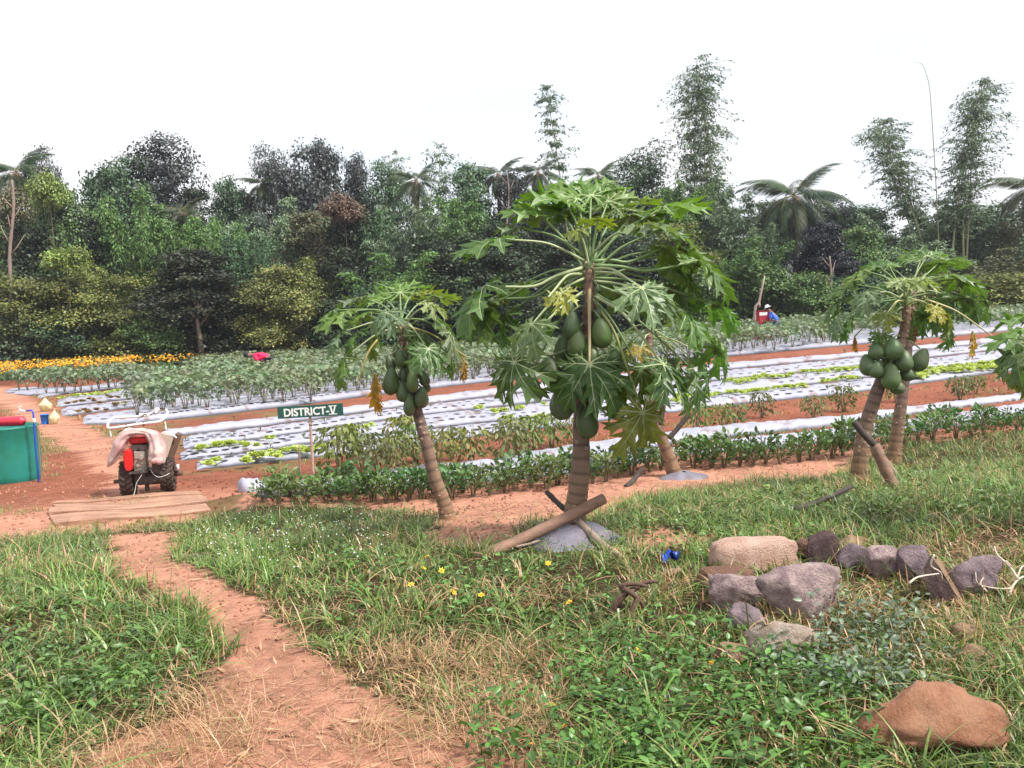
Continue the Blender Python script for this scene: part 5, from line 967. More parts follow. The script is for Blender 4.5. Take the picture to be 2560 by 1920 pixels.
# leaning slab; its lit edge is painted in as tan rock, the face dark
p = G(*ZK(1760, 560)); p2 = G(*ZK(1870, 575)); k = p.y/FP
o0 = p; fr = [(1590, 345), (1640, 262), (1842, 592), (1640, 575)]; ed_ = [(1692, 285), (1878, 560)]
q = [at(*ZK(x, y), p.y)-o0 for x, y in fr]; e_ = [at(*ZK(x, y), p.y+.16)-o0 for x, y in ed_]; bk = [at(*ZK(1640, 345), p.y+.16)-o0, at(*ZK(1690, 560), p.y+.16)-o0]
b = MB(); b.add(q+e_+bk, [(0, 3, 2, 1), (6, 4, 5, 7), (3, 7, 5, 2), (0, 6, 7, 3), (0, 1, 4, 6)], 0); b.add(q+e_+bk, [(1, 2, 5, 4)], 1); me = b.mesh('slab', [RM['dark'], RM['tan']]); o = ob('boulder', me, None, o0); sb = o.modifiers.new('s', 'SUBSURF'); sb.subdivision_type = 'SIMPLE'; sb.levels = sb.render_levels = 3
b2_ = o.modifiers.new('b', 'BEVEL') if False else None; dm = o.modifiers.new('d', 'DISPLACE'); tx = bpy.data.textures.new('cl', 'CLOUDS'); tx.noise_scale = .08; dm.texture = tx; dm.strength = .025; tag(o, 'brown slab leaning to the left with a painted-in lit reddish edge', 'boulder', 'boulders in the grass')
# dead white branch, root stump, blue scrap, bones of straw
M_dead = mat('dead_wood', (.62, .52, .42), .8, noise=.2, nscale=20); b = MB(); o0 = G(*ZK(2120, 520))
def br(pts, r, dy=0): b.tube(bez([at(*ZK(x, y), o0.y+dy+(i*.02))-o0 for i, (x, y) in enumerate(pts)], 3), [r*(1-.55*i/((len(pts)-1)*3)) for i in range((len(pts)-1)*3+1)], 6)
br([(2120, 524), (2135, 470), (2175, 415), (2230, 390)], .009); br([(2175, 415), (2125, 335), (2050, 265), (2030, 210)], .007); br([(2135, 470), (2040, 470), (1930, 440), (1915, 370)], .005); br([(1985, 490), (1945, 440), (1965, 400)], .005); br([(2100, 300), (2150, 345)], .004); br([(2170, 410), (2190, 350), (2210, 330)], .005)
br([(1660, 262), (1640, 330), (1700, 370), (1710, 420)], .005, -.15); br([(1505, 440), (1560, 400), (1690, 378)], .006, -.2)
tag(b.build('dead_branch', M_dead, None, True, loc=o0), 'bleached forked dead branch lying right of the boulders', 'branch')
ZS = zoomer(700, 1200, 2.212); M_root = mat('root', (.13, .075, .05), .9, noise=.3, bump=.6); M_proot = mat('pale_root', (.55, .48, .36), .8); o0 = G(*ZS(1900, 760)); t = thing('root_stump', 'pulled-up root stump with dark twisted roots in the grass', 'root', o0)
g = random.Random(3)
for i, pts in enumerate([[(1850, 800), (1865, 700), (1930, 620), (1990, 600)], [(1930, 620), (1880, 590), (1960, 575), (2040, 590)], [(1730, 740), (1790, 780), (1860, 800), (1900, 740)], [(1980, 640), (1950, 720), (1920, 790), (1940, 820)], [(1820, 760), (1880, 640), (1960, 610)], [(1900, 600), (1960, 640), (2010, 700), (2000, 760)], [(1760, 760), (1830, 740), (1900, 690)], [(1940, 615), (2010, 570), (2090, 560)]]):
    b = MB(); P = bez([at(*ZS(x, y), o0.y-.03+.03*math.sin(i+j))-o0 for j, (x, y) in enumerate(pts)], 3); b.tube(P, [.016*(1-.6*j/len(P)) for j in range(len(P))], 6); b.build('root', M_root, t, True)
b = MB(); P = bez([at(*ZS(x, y), o0.y-.1)-o0 for (x, y) in [(1870, 712), (1875, 780), (1925, 850), (1945, 920)]], 3); b.tube(P, .006, 6); b.build('root', M_proot, t, True)
p = G(1678, 1412); b = MB(); gg = random.Random(2); V = []
for i in range(7):
    for j in range(6): V.append(((i-3)*.016+gg.uniform(-.006, .006), (j-2.5)*.012+gg.uniform(-.006, .006), .035+gg.uniform(-.022, .028)))
b.add(V, [(i*6+j, i*6+j+1, i*6+j+7, i*6+j+6) for i in range(6) for j in range(5) if gg.random() < .85]); o = b.build('plastic_scrap', mat('blue_plastic', (.02, .06, .38), .35), None, True, loc=p); o.scale = (1.1, 1, 1.5); tag(o, 'crumpled bright blue plastic scrap in the grass near the boulders', 'plastic scrap')
for i, (x, y, w_) in enumerate([(1330, 940, 0)]): pass
# ------------------------------------------------------------ drum, standpipe, canister
M_teal = mat('teal_drum', (.008, .15, .085), .5, noise=.2, nscale=4, bump=.2, col2=(.012, .22, .19)); M_blue = mat('blue_pipe', (.02, .07, .48), .45); M_wpl = mat('white_plastic', (.75, .75, .73), .4); M_red = mat('red_can', (.62, .03, .06), .4)
dB = G(60, 1212).y+.42; rD = .46; cx = at(95, 1150, dB).x-rD; gz = float(tz(cx, dB)); Hh = at(60, 1066, dB-.2).z-gz
t = thing('water_drum', 'big teal-green plastic drum cut by the left edge', 'drum', (cx, dB, gz)); b = MB()
b.lathe([(rD*.90, -.03), (rD*.95, .0), (rD*.985, .10), (rD*1.0, Hh*.5), (rD*.97, Hh-.05), (rD*1.0, Hh-.03), (rD*1.01, Hh), (rD*.95, Hh), (rD*.93, Hh-.06), (rD*.9, Hh*.80), (.001, Hh*.8)], (0, 0, 0), 48); b.build('shell', M_teal, t, True)
b = MB(); b.lathe([(rD*.93, Hh-.10), (.001, Hh-.10)], (0, 0, 0), 40); b.build('water', mat('drum_water', (.02, .06, .05), .08), t)
c = at(18, 1056, dB+.05); b = MB(); b.lathe([(.001, -.26), (.062, -.26), (.072, -.24), (.072, .12), (.066, .15), (.03, .16), (.03, .175), (.001, .18)], (0, 0, 0), 24, rot=Matrix.Rotation(rad(90), 3, 'Y')); o = b.build('canister', M_red, None, True, loc=(cx+rD*.38, dB-.05, gz+Hh+.07)); tag(o, 'red cylindrical canister lying across the teal drum', 'canister')
for x_ in (-.12, .18):
    pass
b = MB(); pl_ = G(98, 1205); d_ = pl_.y; P = [pl_+Vector((0, 0, -.15))]+[at(x, y, d_) for (x, y) in [(97, 1205), (90, 1130), (85, 1060), (83, 1032), (80, 1026), (64, 1027)]]; o0 = pl_.copy(); t = thing('standpipe', 'thin blue standpipe with a white tap, beside the teal drum', 'pipe', o0)
b.tube([p-o0 for p in P], .013, 10); b.build('pipe', M_blue, t, True)
b = MB(); P = [at(x, y, d_)-o0 for (x, y) in [(66, 1027), (57, 1028), (50, 1024), (48, 1030), (48, 1037)]]; b.tube(P, [.013, .015, .017, .014, .012], 10); P = [at(x, y, d_)-o0 for (x, y) in [(50, 1024), (45, 1018), (53, 1016)]]; b.tube(P, .008, 8); P = [at(x, y, d_)-o0 for (x, y) in [(85, 1046), (86, 1058)]]; b.tube(P, .02, 10); b.build('tap', M_wpl, t, True)
pole(G(103, 1207)+Vector((0, .02, -.1)), at(93, 1062, d_+.03), .009, mat('brown_stick', (.22, .13, .08), .8), 'stick', 'thin brown stick tied along the blue standpipe', 'stick', group=None)
# bags and bucket
M_bag = mat('bag', (.72, .66, .38), .5, noise=.2, nscale=7, bump=.4, bscale=14, trans=.2, tcol=(1, 1, .8)); M_bk = mat('blue_bucket', (.015, .16, .62), .4)
def bag(px_, py_, w, h, label, seed, tilt=0):
    p = G(px_, py_); k = p.y/FP; g = np.random.default_rng(seed); V = np.array([tuple(v) for v in ICV]); z = (V[:, 2]+1)/2; r = np.where(z < .5, 1, np.clip(1-(z-.5)*1.75, .12, 1)); V[:, 0] *= r; V[:, 1] *= r*.8; V *= (1+.35*(fbm(V[:, 0]*3+seed, V[:, 1]*3+V[:, 2]*2, seed)-.47))[:, None]
    V = V*[w*k/2, w*k/2, h*k/2]; V[:, 2] += h*k*.46; V[:, 0] += V[:, 2]*tilt; tag(ob('bag', npmesh('bag', V, 0, [M_bag], None, tris=np.array(ICF), smooth=True), None, p), label, 'bag', 'bags on the upper path')
bag(115, 1028, 33, 36, 'pale yellow tied bag standing on the path', 1); bag(134, 1060, 27, 37, 'crumpled yellow-white bag leaning on the blue bucket', 2, .15)
p = G(113, 1060); k = p.y/FP; b = MB(); b.lathe([(8.5*k, 0), (10*k, 23*k), (10.6*k, 23*k), (10.6*k, 24.5*k), (9.6*k, 24.5*k), (8*k, 2*k), (.001, 2*k)], (0, 0, 0), 24); tag(b.build('bucket', M_bk, None, True, loc=p), 'bright blue bucket beside the yellow bags', 'bucket')
# ------------------------------------------------------------ two-wheel tractor
wl = G(325, 1237); K = wl.y/FP/5.924; T0 = Vector((at(375, 1237, wl.y).x, wl.y, wl.z)); T0.z = float(tz(T0.x, T0.y))+.0
bx_, bz_ = 740, 1448
def tp(x, y, dy=0.0): return Vector(((x-bx_)*K, dy, (bz_-y)*K))
M_tyre = mat('tyre', (.03, .022, .02), .9, noise=.35, nscale=9, col2=(.10, .06, .045)); M_dm = mat('dark_metal', (.035, .03, .03), .6, noise=.3, col2=(.09, .06, .05)); M_redm = mat('red_paint', (.55, .012, .012), .4, noise=.1); M_eng = mat('engine_block', (.30, .25, .21), .6, noise=.25, nscale=20); M_wht = mat('handle_white', (.74, .73, .70), .35); M_tan = mat('hopper_tan', (.42, .34, .28), .6, noise=.15); M_brn = mat('guard_brown', (.12, .065, .045), .8, noise=.3)
t = thing('two_wheel_tractor', 'two-wheeled walking tractor with red engine and white handlebars', 'tractor', T0, rad(14))
def wheel(xc, z, w, r):
    b = MB(); R90 = Matrix.Rotation(rad(90), 3, 'Y'); b.lathe([(r*.55, -w*.42), (r*.85, -w*.5), (r*.93, -w*.42), (r*.93, w*.42), (r*.85, w*.5), (r*.55, w*.42), (r*.5, 0), (r*.55, -w*.42)], (0, 0, 0), 36, rot=R90)
    for i in range(18):
        a = 6.2832*i/18
        for s in (-1, 1):
            a2 = a+(.17 if s > 0 else 0); M_ = Matrix.Rotation(a2, 3, 'X'); M2 = M_ @ Matrix.Rotation(s*.6, 3, 'Z'); b.box(M_ @ Vector((s*w*.25, 0, r*.965)), (w*.52, .026, r*.09), rot=M2)
    tw_ = b.build('tyre', M_tyre, wh := ob('wheel', (lambda h: (h.lathe([(.02, -w*.6), (.035, -w*.6), (.04, -w*.2), (r*.5, -w*.2), (r*.55, -w*.38), (r*.57, -w*.38), (r*.57, w*.38), (r*.5, w*.2), (.04, w*.2), (.03, w*.6), (.001, w*.6)], (0, 0, 0), 24, rot=R90), h.mesh('wheel', [M_dm], True))[1])(MB()), t, (xc, 0, z)))
    return wh
wheel((457-bx_)*K, .222, .165, .222); wheel((1020-bx_)*K, .232, .155, .215)
b = MB(); b.tube([tp(255, 1225), tp(1215, 1175)], .022, 10); b.tube([tp(1110, 1178), tp(1220, 1172)], .038, 10); b.tube([tp(255, 1225), tp(350, 1222)], .026, 10); b.build('axle', M_brn, t, True)
b = MB(); b.box(tp(745, 1165, .0), (.33, .26, .17)); b.box(tp(720, 1245, .0), (.2, .22, .08)); b.box(tp(800, 1120, -.08), (.16, .1, .10)); b.box(tp(718, 1335, -.05), (.05, .05, .11)); b.box(tp(918, 1330, -.02), (.035, .05, .13)); b.box(tp(830, 1300, 0), (.17, .04, .02)); o = b.build('gearbox', M_dm, t); o.modifiers.new('b', 'BEVEL').width = .008
b = MB(); b.box(tp(650, 1075, -.1), (.22, .34, .02)); b.tube([tp(560, 1060, -.28), tp(540, 1085, -.3), tp(560, 1080, -.3)], .008, 6, 0); o = b.build('engine_mount', M_dm, t)
b = MB(); b.box(tp(672, 920, -.06), (.135, .26, .25)); b.box(tp(668, 830, -.10), (.12, .2, .09)); [b.box(tp(670, 960+i*22, -.075), (.150, .25, .007)) for i in range(5)]; b.tube([tp(700, 860, -.24), tp(700, 860, -.15)], .03, 12); b.tube([tp(640, 980, -.215), tp(640, 980, -.15)], .022, 12); o = b.build('engine', M_eng, t); o.modifiers.new('b', 'BEVEL').width = .006
b = MB(); V = []; 
for (dy) in (-.27, -.03):
    for i in range(16):
        a = 6.2832*i/16; V.append(tp(525+62*math.copysign(abs(math.cos(a))**.6, math.cos(a)), 885+160*math.copysign(abs(math.sin(a))**.75, math.sin(a)), dy))
b.add(V, [tuple(range(15, -1, -1)), tuple(range(16, 32))]+[(i, (i+1) % 16, 16+(i+1) % 16, 16+i) for i in range(16)]); o = b.build('flywheel_cover', M_redm, t); o.modifiers.new('b', 'BEVEL').width = .012
b = MB(); b.box(tp(670, 720, -.06), (.20, .2, .06)); b.box(tp(740, 730, -.14), (.10, .12, .06)); b.build('air_filter', M_dm, t)
b = MB(); b.box(tp(670, 625, .02), (.24, .28, .085)); b.box(tp(720, 650, -.1), (.12, .06, .04)); b.lathe([(.03, 0), (.03, .02), (.001, .025)], tp(600, 560, .0), 12); o = b.build('fuel_tank', M_redm, t); o.modifiers.new('b', 'BEVEL').width = .015
b = MB(); b.tube(bez([tp(*p[:2], p[2]) for p in [(600, 345, .62), (400, 330, .55), (250, 315, .40), (208, 350, .22), (215, 405, .10), (255, 430, .05), (480, 412, .03), (740, 392, .03), (930, 382, .04), (1000, 350, .10), (1032, 300, .28), (1005, 262, .42), (930, 245, .5), (830, 262, .56), (740, 310, .6), (600, 345, .62)]], 4), .0155, 10); b.build('handlebar', M_wht, t, True)
for c_, d_2 in ((tp(650, 318, .55), (.13, .06, .045)), (tp(850, 258, .5), (.06, .06, .075))):
    b = MB(); b.box(c_, d_2); o = b.build('switch_box', M_wht, t); o.modifiers.new('b', 'BEVEL').width = .008
b = MB(); [b.tube([tp(x, y-40, .03), tp(x, y+30, .03)], .013, 8) for (x, y) in ((485, 425), (725, 400))]; b.tube([tp(560, 432, .02), tp(640, 475, -.03)], .014, 8); b.tube([tp(340, 505, .08), tp(480, 450, .04)], .007, 6); b.tube([tp(620, 340, .45), tp(660, 300, .5), tp(700, 320, .5)], .008, 6); b.tube([tp(900, 225, .45), tp(980, 230, .45)], .014, 8); b.build('clamps', M_dm, t, True)
for (x, y, x2, y2) in ((245, 440, 262, 580), (1020, 390, 1035, 530)):
    b = MB(); b.tube([tp(x, y, .06), tp((x+x2)/2, (y+y2)/2, .05), tp(x2, y2, .05)], [.005, .008, .016], 8, flat=.5); b.build('brake_lever', M_wpl, t, True)
b = MB(); V = [tp(x, y, -.10) for (x, y) in [(960, 550), (1150, 610), (1040, 900), (1000, 860)]]+[tp(x, y, .12) for (x, y) in [(960, 550), (1150, 610), (1040, 900), (1000, 860)]]; b.add(V, [(0, 3, 2, 1), (4, 5, 6, 7), (0, 1, 5, 4), (1, 2, 6, 5), (2, 3, 7, 6), (3, 0, 4, 7)]); b.build('belt_guard', M_tan, t)
b = MB(); V = [tp(x, y, dy) for dy in (-.06, .16) for (x, y) in [(1152, 612), (1180, 570), (1235, 600), (1200, 700), (1100, 940), (1045, 905)]]; b.add(V, [(5, 4, 3, 2, 1, 0), (6, 7, 8, 9, 10, 11)]+[(i, (i+1) % 6, 6+(i+1) % 6, 6+i) for i in range(6)]); b.build('guard_side', M_brn, t)
b = MB(); b.tube(bez([tp(985, 545, -.08), tp(1040, 530, -.1), (tp(1130, 570, -.1)), tp(1190, 630, -.1)], 4), .014, 8, flat=.6); b.build('guard_rim', M_wpl, t, True)
b = MB(); b.tube([tp(1168, 1120, -.05), tp(1168, 1035, -.05)], .018, 10); b.build('reflector', M_wpl, t, True)
b = MB(); b.add([tp(*p) for p in [(870, 930, -.2), (1000, 960, -.2), (1090, 1050, -.15), (1090, 1130, -.1), (960, 1010, -.21), (880, 980, -.2)]], [(0, 5, 4, 1), (1, 4, 3, 2)]); b.box(tp(890, 1040, -.12), (.11, .1, .13)); b.box(tp(1060, 990, .0), (.06, .2, .12)); b.build('mudguard', M_dm, t)
b = MB(); b.tube(bez([tp(*p) for p in [(720, 1060, -.24), (670, 1150, -.26), (615, 1225, -.26), (590, 1330, -.27), (560, 1420, -.3), (520, 1500, -.34)]], 3), .0035, 5); b.tube(bez([tp(*p) for p in [(815, 1050, -.22), (850, 1120, -.23), (920, 1165, -.26), (1000, 1155, -.26), (1075, 1125, -.24)]], 3), .0035, 5); b.build('wire', M_wpl, t, True)
# sack draped over the engine
def sack():
    C0 = bez([tp(*p) for p in [(225, 965, -.16), (300, 860, -.15), (375, 730, -.14), (430, 610, -.12), (520, 510, -.12), (640, 490, -.13), (780, 510, -.13), (870, 580, -.14), (915, 720, -.16), (925, 850, -.17), (900, 950, -.18)]], 5); n = len(C0); rr = np.interp(np.linspace(0, 1, n), [0, .08, .25, .4, .5, .6, .7, .85, .95, 1], [10, 45, 82, 62, 40, 42, 80, 98, 108, 100])*K
    V = []; F = []; m = 26
    for i, c in enumerate(C0):
        tg = (C0[min(i+1, n-1)]-C0[max(i-1, 0)]).normalized(); s = Vector((0, 1, 0)); nn = tg.cross(s).normalized()
        for k in range(m):
            a = 6.2832*k/m; w_ = 1+.30*(float(vnoise(a*2.1+i*.21, i*.35, 8))-.5)+.14*math.sin(a*7+i*.3); fl_ = 1.5 if rr[i] > 30*K else 1
            V.append(c+nn*math.cos(a)*rr[i]*w_+s*math.sin(a)*rr[i]*w_*1.25*fl_)
        if i: F += [((i-1)*m+k, (i-1)*m+(k+1) % m, i*m+(k+1) % m, i*m+k) for k in range(m)]
    V.append(C0[0]); F += [(n*m, (k+1) % m, k) for k in range(m)]; b = MB(); b.add(V, F); return b
o = sack().build('sack', mat('sackcloth', (.58, .45, .41), .9, noise=.10, nscale=3, bump=.7, bscale=12, col2=(.40, .20, .20)), None, True, loc=T0); o.rotation_euler = (0, 0, rad(14)); so_ = o.modifiers.new('s', 'SOLIDIFY'); so_.thickness = .006; tag(o, 'pinkish woven sack draped over the tractor engine', 'sack')
# ------------------------------------------------------------ people and red box
def skin(name, J, E, m, parent, sub=2):
    me = bpy.data.meshes.new(name); me.from_pydata([j[0] for j in J], E, []); o = bpy.data.objects.new(name, me); COL.objects.link(o); s = o.modifiers.new('s', 'SKIN')
    for v, j in zip(me.skin_vertices[0].data, J): r = j[1]; v.radius = (r, r) if not hasattr(r, '__len__') else r
    me.skin_vertices[0].data[0].use_root = True; u = o.modifiers.new('u', 'SUBSURF'); u.levels = u.render_levels = sub; bpy.context.view_layer.update()
    m2 = bpy.data.meshes.new_from_object(o.evaluated_get(bpy.context.evaluated_depsgraph_get())); bpy.data.objects.remove(o); m2.materials.clear(); m2.materials.append(m); m2.polygons.foreach_set('use_smooth', np.ones(len(m2.polygons), bool)); return ob(name, m2, parent)
M_skin = mat('skin', (.20, .10, .06), .6); M_hair = mat('hair', (.015, .012, .012), .7)
def person(label, loc, rz, lean, shirt, pants, hat=None, s=1.0, group='people working in the field'):
    """standing figure bent at the hips by lean radians toward +X"""
    t = thing('person', label, 'person', loc, rz, group); t.scale = (s, s, s); ca, sa = math.cos(lean), math.sin(lean); hip = Vector((0, 0, .88))
    def up(x, y, z): return hip+Vector((x*ca+z*sa, y, z*ca-x*sa))
    chest, neck, head = up(0, 0, .34), up(0, 0, .52), up(.03, 0, .66); sh = [up(0, .18*q, .46) for q in (-1, 1)]; el = [up(.12, .22*q, .2)+Vector((.10*sa, 0, -.06*sa)) for q in (-1, 1)]; hd = [up(.30, .16*q, .08)+Vector((.1*sa, 0, -.2*sa)) for q in (-1, 1)]
    J = [(hip, .13), (chest, .13), (neck, .055), (head, .085), (up(.04, 0, .76), .08)]; E = [(0, 1), (1, 2), (2, 3), (3, 4)]
    for q in range(2):
        k = len(J); J += [(sh[q], .055), (el[q], .04), (hd[q], .028), (hd[q]+Vector((.07, 0, -.03)), .025)]; E += [(1, k), (k, k+1), (k+1, k+2), (k+2, k+3)]
        k = len(J); y = (-.09, .09)[q]; J += [(Vector((.02, y, .80)), .085), (Vector((.05, y*1.2, .46)), .06), (Vector((0, y*1.3, .09)), .04), (Vector((.14, y*1.3, .04)), .035)]; E += [(0, k), (k, k+1), (k+1, k+2), (k+2, k+3)]
    skin('body', J, E, M_skin, t)
    Js = [(up(0, 0, .0), .15), (chest, .152), (up(0, 0, .46), .09)]; Es = [(0, 1), (1, 2)]
    for q in range(2): k = len(Js); Js += [(sh[q], .075), (sh[q].lerp(el[q], .8), .062)]; Es += [(1, k), (k, k+1)]
    skin('shirt', Js, Es, shirt, t); Jp = [(hip, .145)]; Ep = []
    for y in (-.09, .09): k = len(Jp); Jp += [(Vector((.02, y, .80)), .10), (Vector((.05, y*1.2, .46)), .075), (Vector((.01, y*1.3, .14)), .06)]; Ep += [(0, k), (k, k+1), (k+1, k+2)]
    skin('trousers', Jp, Ep, pants, t); b = MB(); hc = up(.02, 0, .74); b.lathe([(.001, -.06), (.09, -.05), (.102, 0), (.09, .06), (.05, .095), (.001, .105)], (0, 0, 0), 14); o = b.build('hair', M_hair, t, True, loc=hc); o.rotation_euler = (0, lean, 0)
    b = MB(); b.lathe([(.02, -.02), (.02, .02), (.005, .035)], up(.125, 0, .70), 8); b.build('nose', M_skin, t, True)
    if hat: b = MB(); b.lathe([(.17, .0), (.175, .008), (.11, .03), (.10, .11), (.05, .14), (.001, .145)], (0, 0, 0), 18); o = b.build('hat', hat, t, True, loc=up(.02, 0, .78)); o.rotation_euler = (0, lean*.8, 0)
    return t
p = G(665, 928); p = Vector((at(672, 880, 33).x, 33, float(tz(at(672, 880, 33).x, 33))))
person('person bending over the crops in a bright pink-red shirt', p, rad(186), 1.35, mat('pink_shirt', (.75, .01, .10), .7), mat('dark_trousers', (.03, .03, .05), .8), s=1.12)
pb_ = at(1908, 800, 40); gz = float(tz(pb_.x, 40)); Kb = 40/FP; t = thing('red_box', 'large red upright box with a white label panel by the treeline', 'box', (pb_.x, 40, gz)); cx0 = at(1914, 800, 40).x-pb_.x; ztop = at(1914, 777, 40).z-gz; wdt = 35*Kb
b = MB(); b.box((cx0, .15, ztop/2), (wdt, .5, ztop)); o = b.build('body', mat('red_box_paint', (.42, .018, .04), .5, noise=.1), t); o.modifiers.new('b', 'BEVEL').width = .02; b = MB(); b.box((cx0, .15, ztop+.015), (wdt*1.02, .53, .04)); b.build('lid', mat('dark_red_lid', (.22, .012, .02), .5), t)
b = MB(); b.add([(cx0-wdt*.47, -.108, ztop-.06), (cx0+wdt*.10, -.108, ztop-.06), (cx0+wdt*.05, -.108, ztop-.20), (cx0-wdt*.47, -.108, ztop-.20)], [(0, 3, 2, 1)]); V0 = [Vector(v) for v in b.V]; b.add([v+Vector((0, .006, 0)) for v in V0], [(0, 1, 2, 3)]); b.add(V0+[v+Vector((0, .006, 0)) for v in V0], [(i, (i+1) % 4, (i+1) % 4+4, i+4) for i in range(4)]); b.build('label_panel', M_white, t)
pp_ = at(1934, 800, 40.3); person('person leaning over the red box in blue shirt and white hat', (pp_.x, 39.75, float(tz(pp_.x, 39.75))), rad(150), .55, mat('blue_shirt', (.05, .14, .62), .7), mat('blue_trousers', (.05, .09, .3), .8), hat=mat('white_hat', (.8, .8, .8), .7), s=.98)
# pale bare forked trunk beside the red box
b = MB(); o0 = at(1884, 812, 41); o0.z = float(tz(o0.x, 41)); P = [Vector((0, 0, 0))]+[at(x, y, 41)-o0 for (x, y) in [(1886, 795), (1889, 765), (1898, 755), (1901, 738), (1906, 715), (1912, 690)]]; b.tube(P, [.08, .075, .06, .06, .055, .05, .03], 8)
b.tube([at(1898, 756, 41)-o0, at(1899, 769, 41)-o0], .05, 7); tt_ = thing('bare_tree', 'pale crooked bare trunk standing left of the red box', 'tree', o0); b.build('trunk', mat('pale_bark', (.34, .26, .22), .9, noise=.2), tt_, True)
# ------------------------------------------------------------ grass, weeds, straw (nobody could count them)
M_gr = mat('grass_blade', (1, 1, 1), .42, attr='col', trans=.2, spec=.5, tcol=(1.2, 1.35, .6))
def spots(n, y0=1.3, y1=16, power=1.0, seed=1, xw=.72, xpad=1.2):
    g = np.random.default_rng(seed); y = y0*(y1/y0)**(g.random(n)**power); x = g.uniform(-1, 1, n)*(y*xw+xpad); return x, y, g
def blades(x, y, g, h, w, lean, col, segs=3, curl=1.0):
    n = len(x); z = tz(x, y)-.01; an = g.uniform(0, 6.28, n); D = np.stack([np.cos(an), np.sin(an), 0*an], -1); S = np.stack([-np.sin(an+g.normal(0, .5, n)), np.cos(an), 0*an], -1)
    V = np.empty((n, segs*2+1, 3)); B = np.stack([x, y, z], -1)
    for i in range(segs+1):
        t = i/segs; p = B+np.array([0, 0, 1])*(h*(t-.45*lean*t*t*curl))[:, None]+D*(h*lean*(t*.35+t*t*.75))[:, None]
        if i < segs: ww = (w*(1-.55*t))[:, None]; V[:, 2*i] = p-S*ww; V[:, 2*i+1] = p+S*ww
        else: V[:, 2*i] = p
    k = segs*2+1; b_ = (np.arange(n)*k)[:, None]; q = np.concatenate([b_+[2*i, 2*i+1, 2*i+3, 2*i+2] for i in range(segs-1)]); t = b_+[2*segs-2, 2*segs-1, 2*segs]
    return V.reshape(-1, 3), q, t, np.repeat(col, k, 0)
def put(name, parts, label, m=M_gr):
    tag(ob(name, join([(*p, 0) for p in parts], name, [m])), label, kind='stuff')
def pick(x, y, fn):
    d, dry, straw, bare, px, py, near = zone(x, y); return d, dry, straw, bare, px, py, near
g1 = np.array([.105, .20, .035]); g2 = np.array([.20, .255, .07]); g3 = np.array([.055, .125, .03]); gd = np.array([.50, .31, .18]); gb = np.array([.30, .18, .09])
# green and tan grass
x, y, g = spots(380000, 1.5, 15, .95, 1); d, dry, straw, bare, px, py, near = pick(x, y, 0)
clump = fbm(x*3.2, y*3.2, 31); wz = inpoly(px, py, WEED1) | inpoly(px, py, WEED2) | inpoly(px, py, WEED3); sg = inpoly(px, py, SAGE)
keep = g.random(len(x)) < d*np.clip(.35+1.9*(clump-.3), .15, 1)*np.where(wz, .62, 1)*np.where(dry > .7, .75, 1)*np.where(sg, .5, 1)*np.where(px > 2600, .5, 1)
x, y, dry, straw, clump, px, py, wz, d = [v[keep] for v in (x, y, dry, straw, clump, px, py, wz, d)]; n = len(x); print('blades', n)
isdry = g.random(n) < np.clip(dry*.8+.03, .06, .8); u = g.random((n, 1)); hue = fbm(x*.8, y*.8, 63)[:, None]
c = np.where(u < .4, g1, np.where(u < .75, g2, g3))*(1+1.3*(hue-.48)); c = np.where(isdry[:, None], np.where(g.random((n, 1)) < .6, gd, gb), c)*g.uniform(.55, 1.55, (n, 1))
lush = fbm(x*.9, y*.9, 13)
h = g.uniform(.04, .11, n)*(.55+1.3*clump)*(.7+.8*lush)*np.where(straw, .6, 1)*np.where(d < .2, .5, 1); long_ = g.random(n) < .04; h = np.where(long_, h*1.9, h); h = np.where(isdry, h*1.05, h)
h *= np.where((y > 6) & (px > 1500), 1.25, 1)
w = np.maximum(g.uniform(.0018, .0045, n), y*.00038)*np.where(wz, 1.15, 1); lean = np.clip(g.normal(.75, .35, n), .1, 1.5); lean = np.where(isdry, lean*1.2, lean)
h = h*np.where(dry > .65, .8, 1)
put('grass', [blades(x, y, g, h, w, np.clip(lean, 0, 1.7), c)], 'green and tan grass covering the foreground bank')
# coarse arching grass clumps with broad blades
cx_, cy_, g = spots(900, 1.5, 9, .9, 17); d, dry, straw, bare, px, py, near = pick(cx_, cy_, 0); k = (d > .4) & (dry < .75) & (g.random(900) < .7); cx_, cy_ = cx_[k], cy_[k]; m = 15; n = len(cx_)*m
x = np.repeat(cx_, m)+g.normal(0, .022, n); y = np.repeat(cy_, m)+g.normal(0, .022, n); u = g.random((n, 1)); c = np.where(u < .55, g1*1.15, np.where(u < .85, g2, gd*.9))*g.uniform(.8, 1.25, (n, 1))
put('coarse_grass', [blades(x, y, g, g.uniform(.10, .24, n)*np.repeat(g.uniform(.6, 1.15, len(cx_)), m), np.maximum(g.uniform(.003, .0065, n), y*.0005), np.clip(g.normal(1.0, .35, n), .2, 1.6), c, 5)], 'broad-bladed arching grass clumps in the foreground')
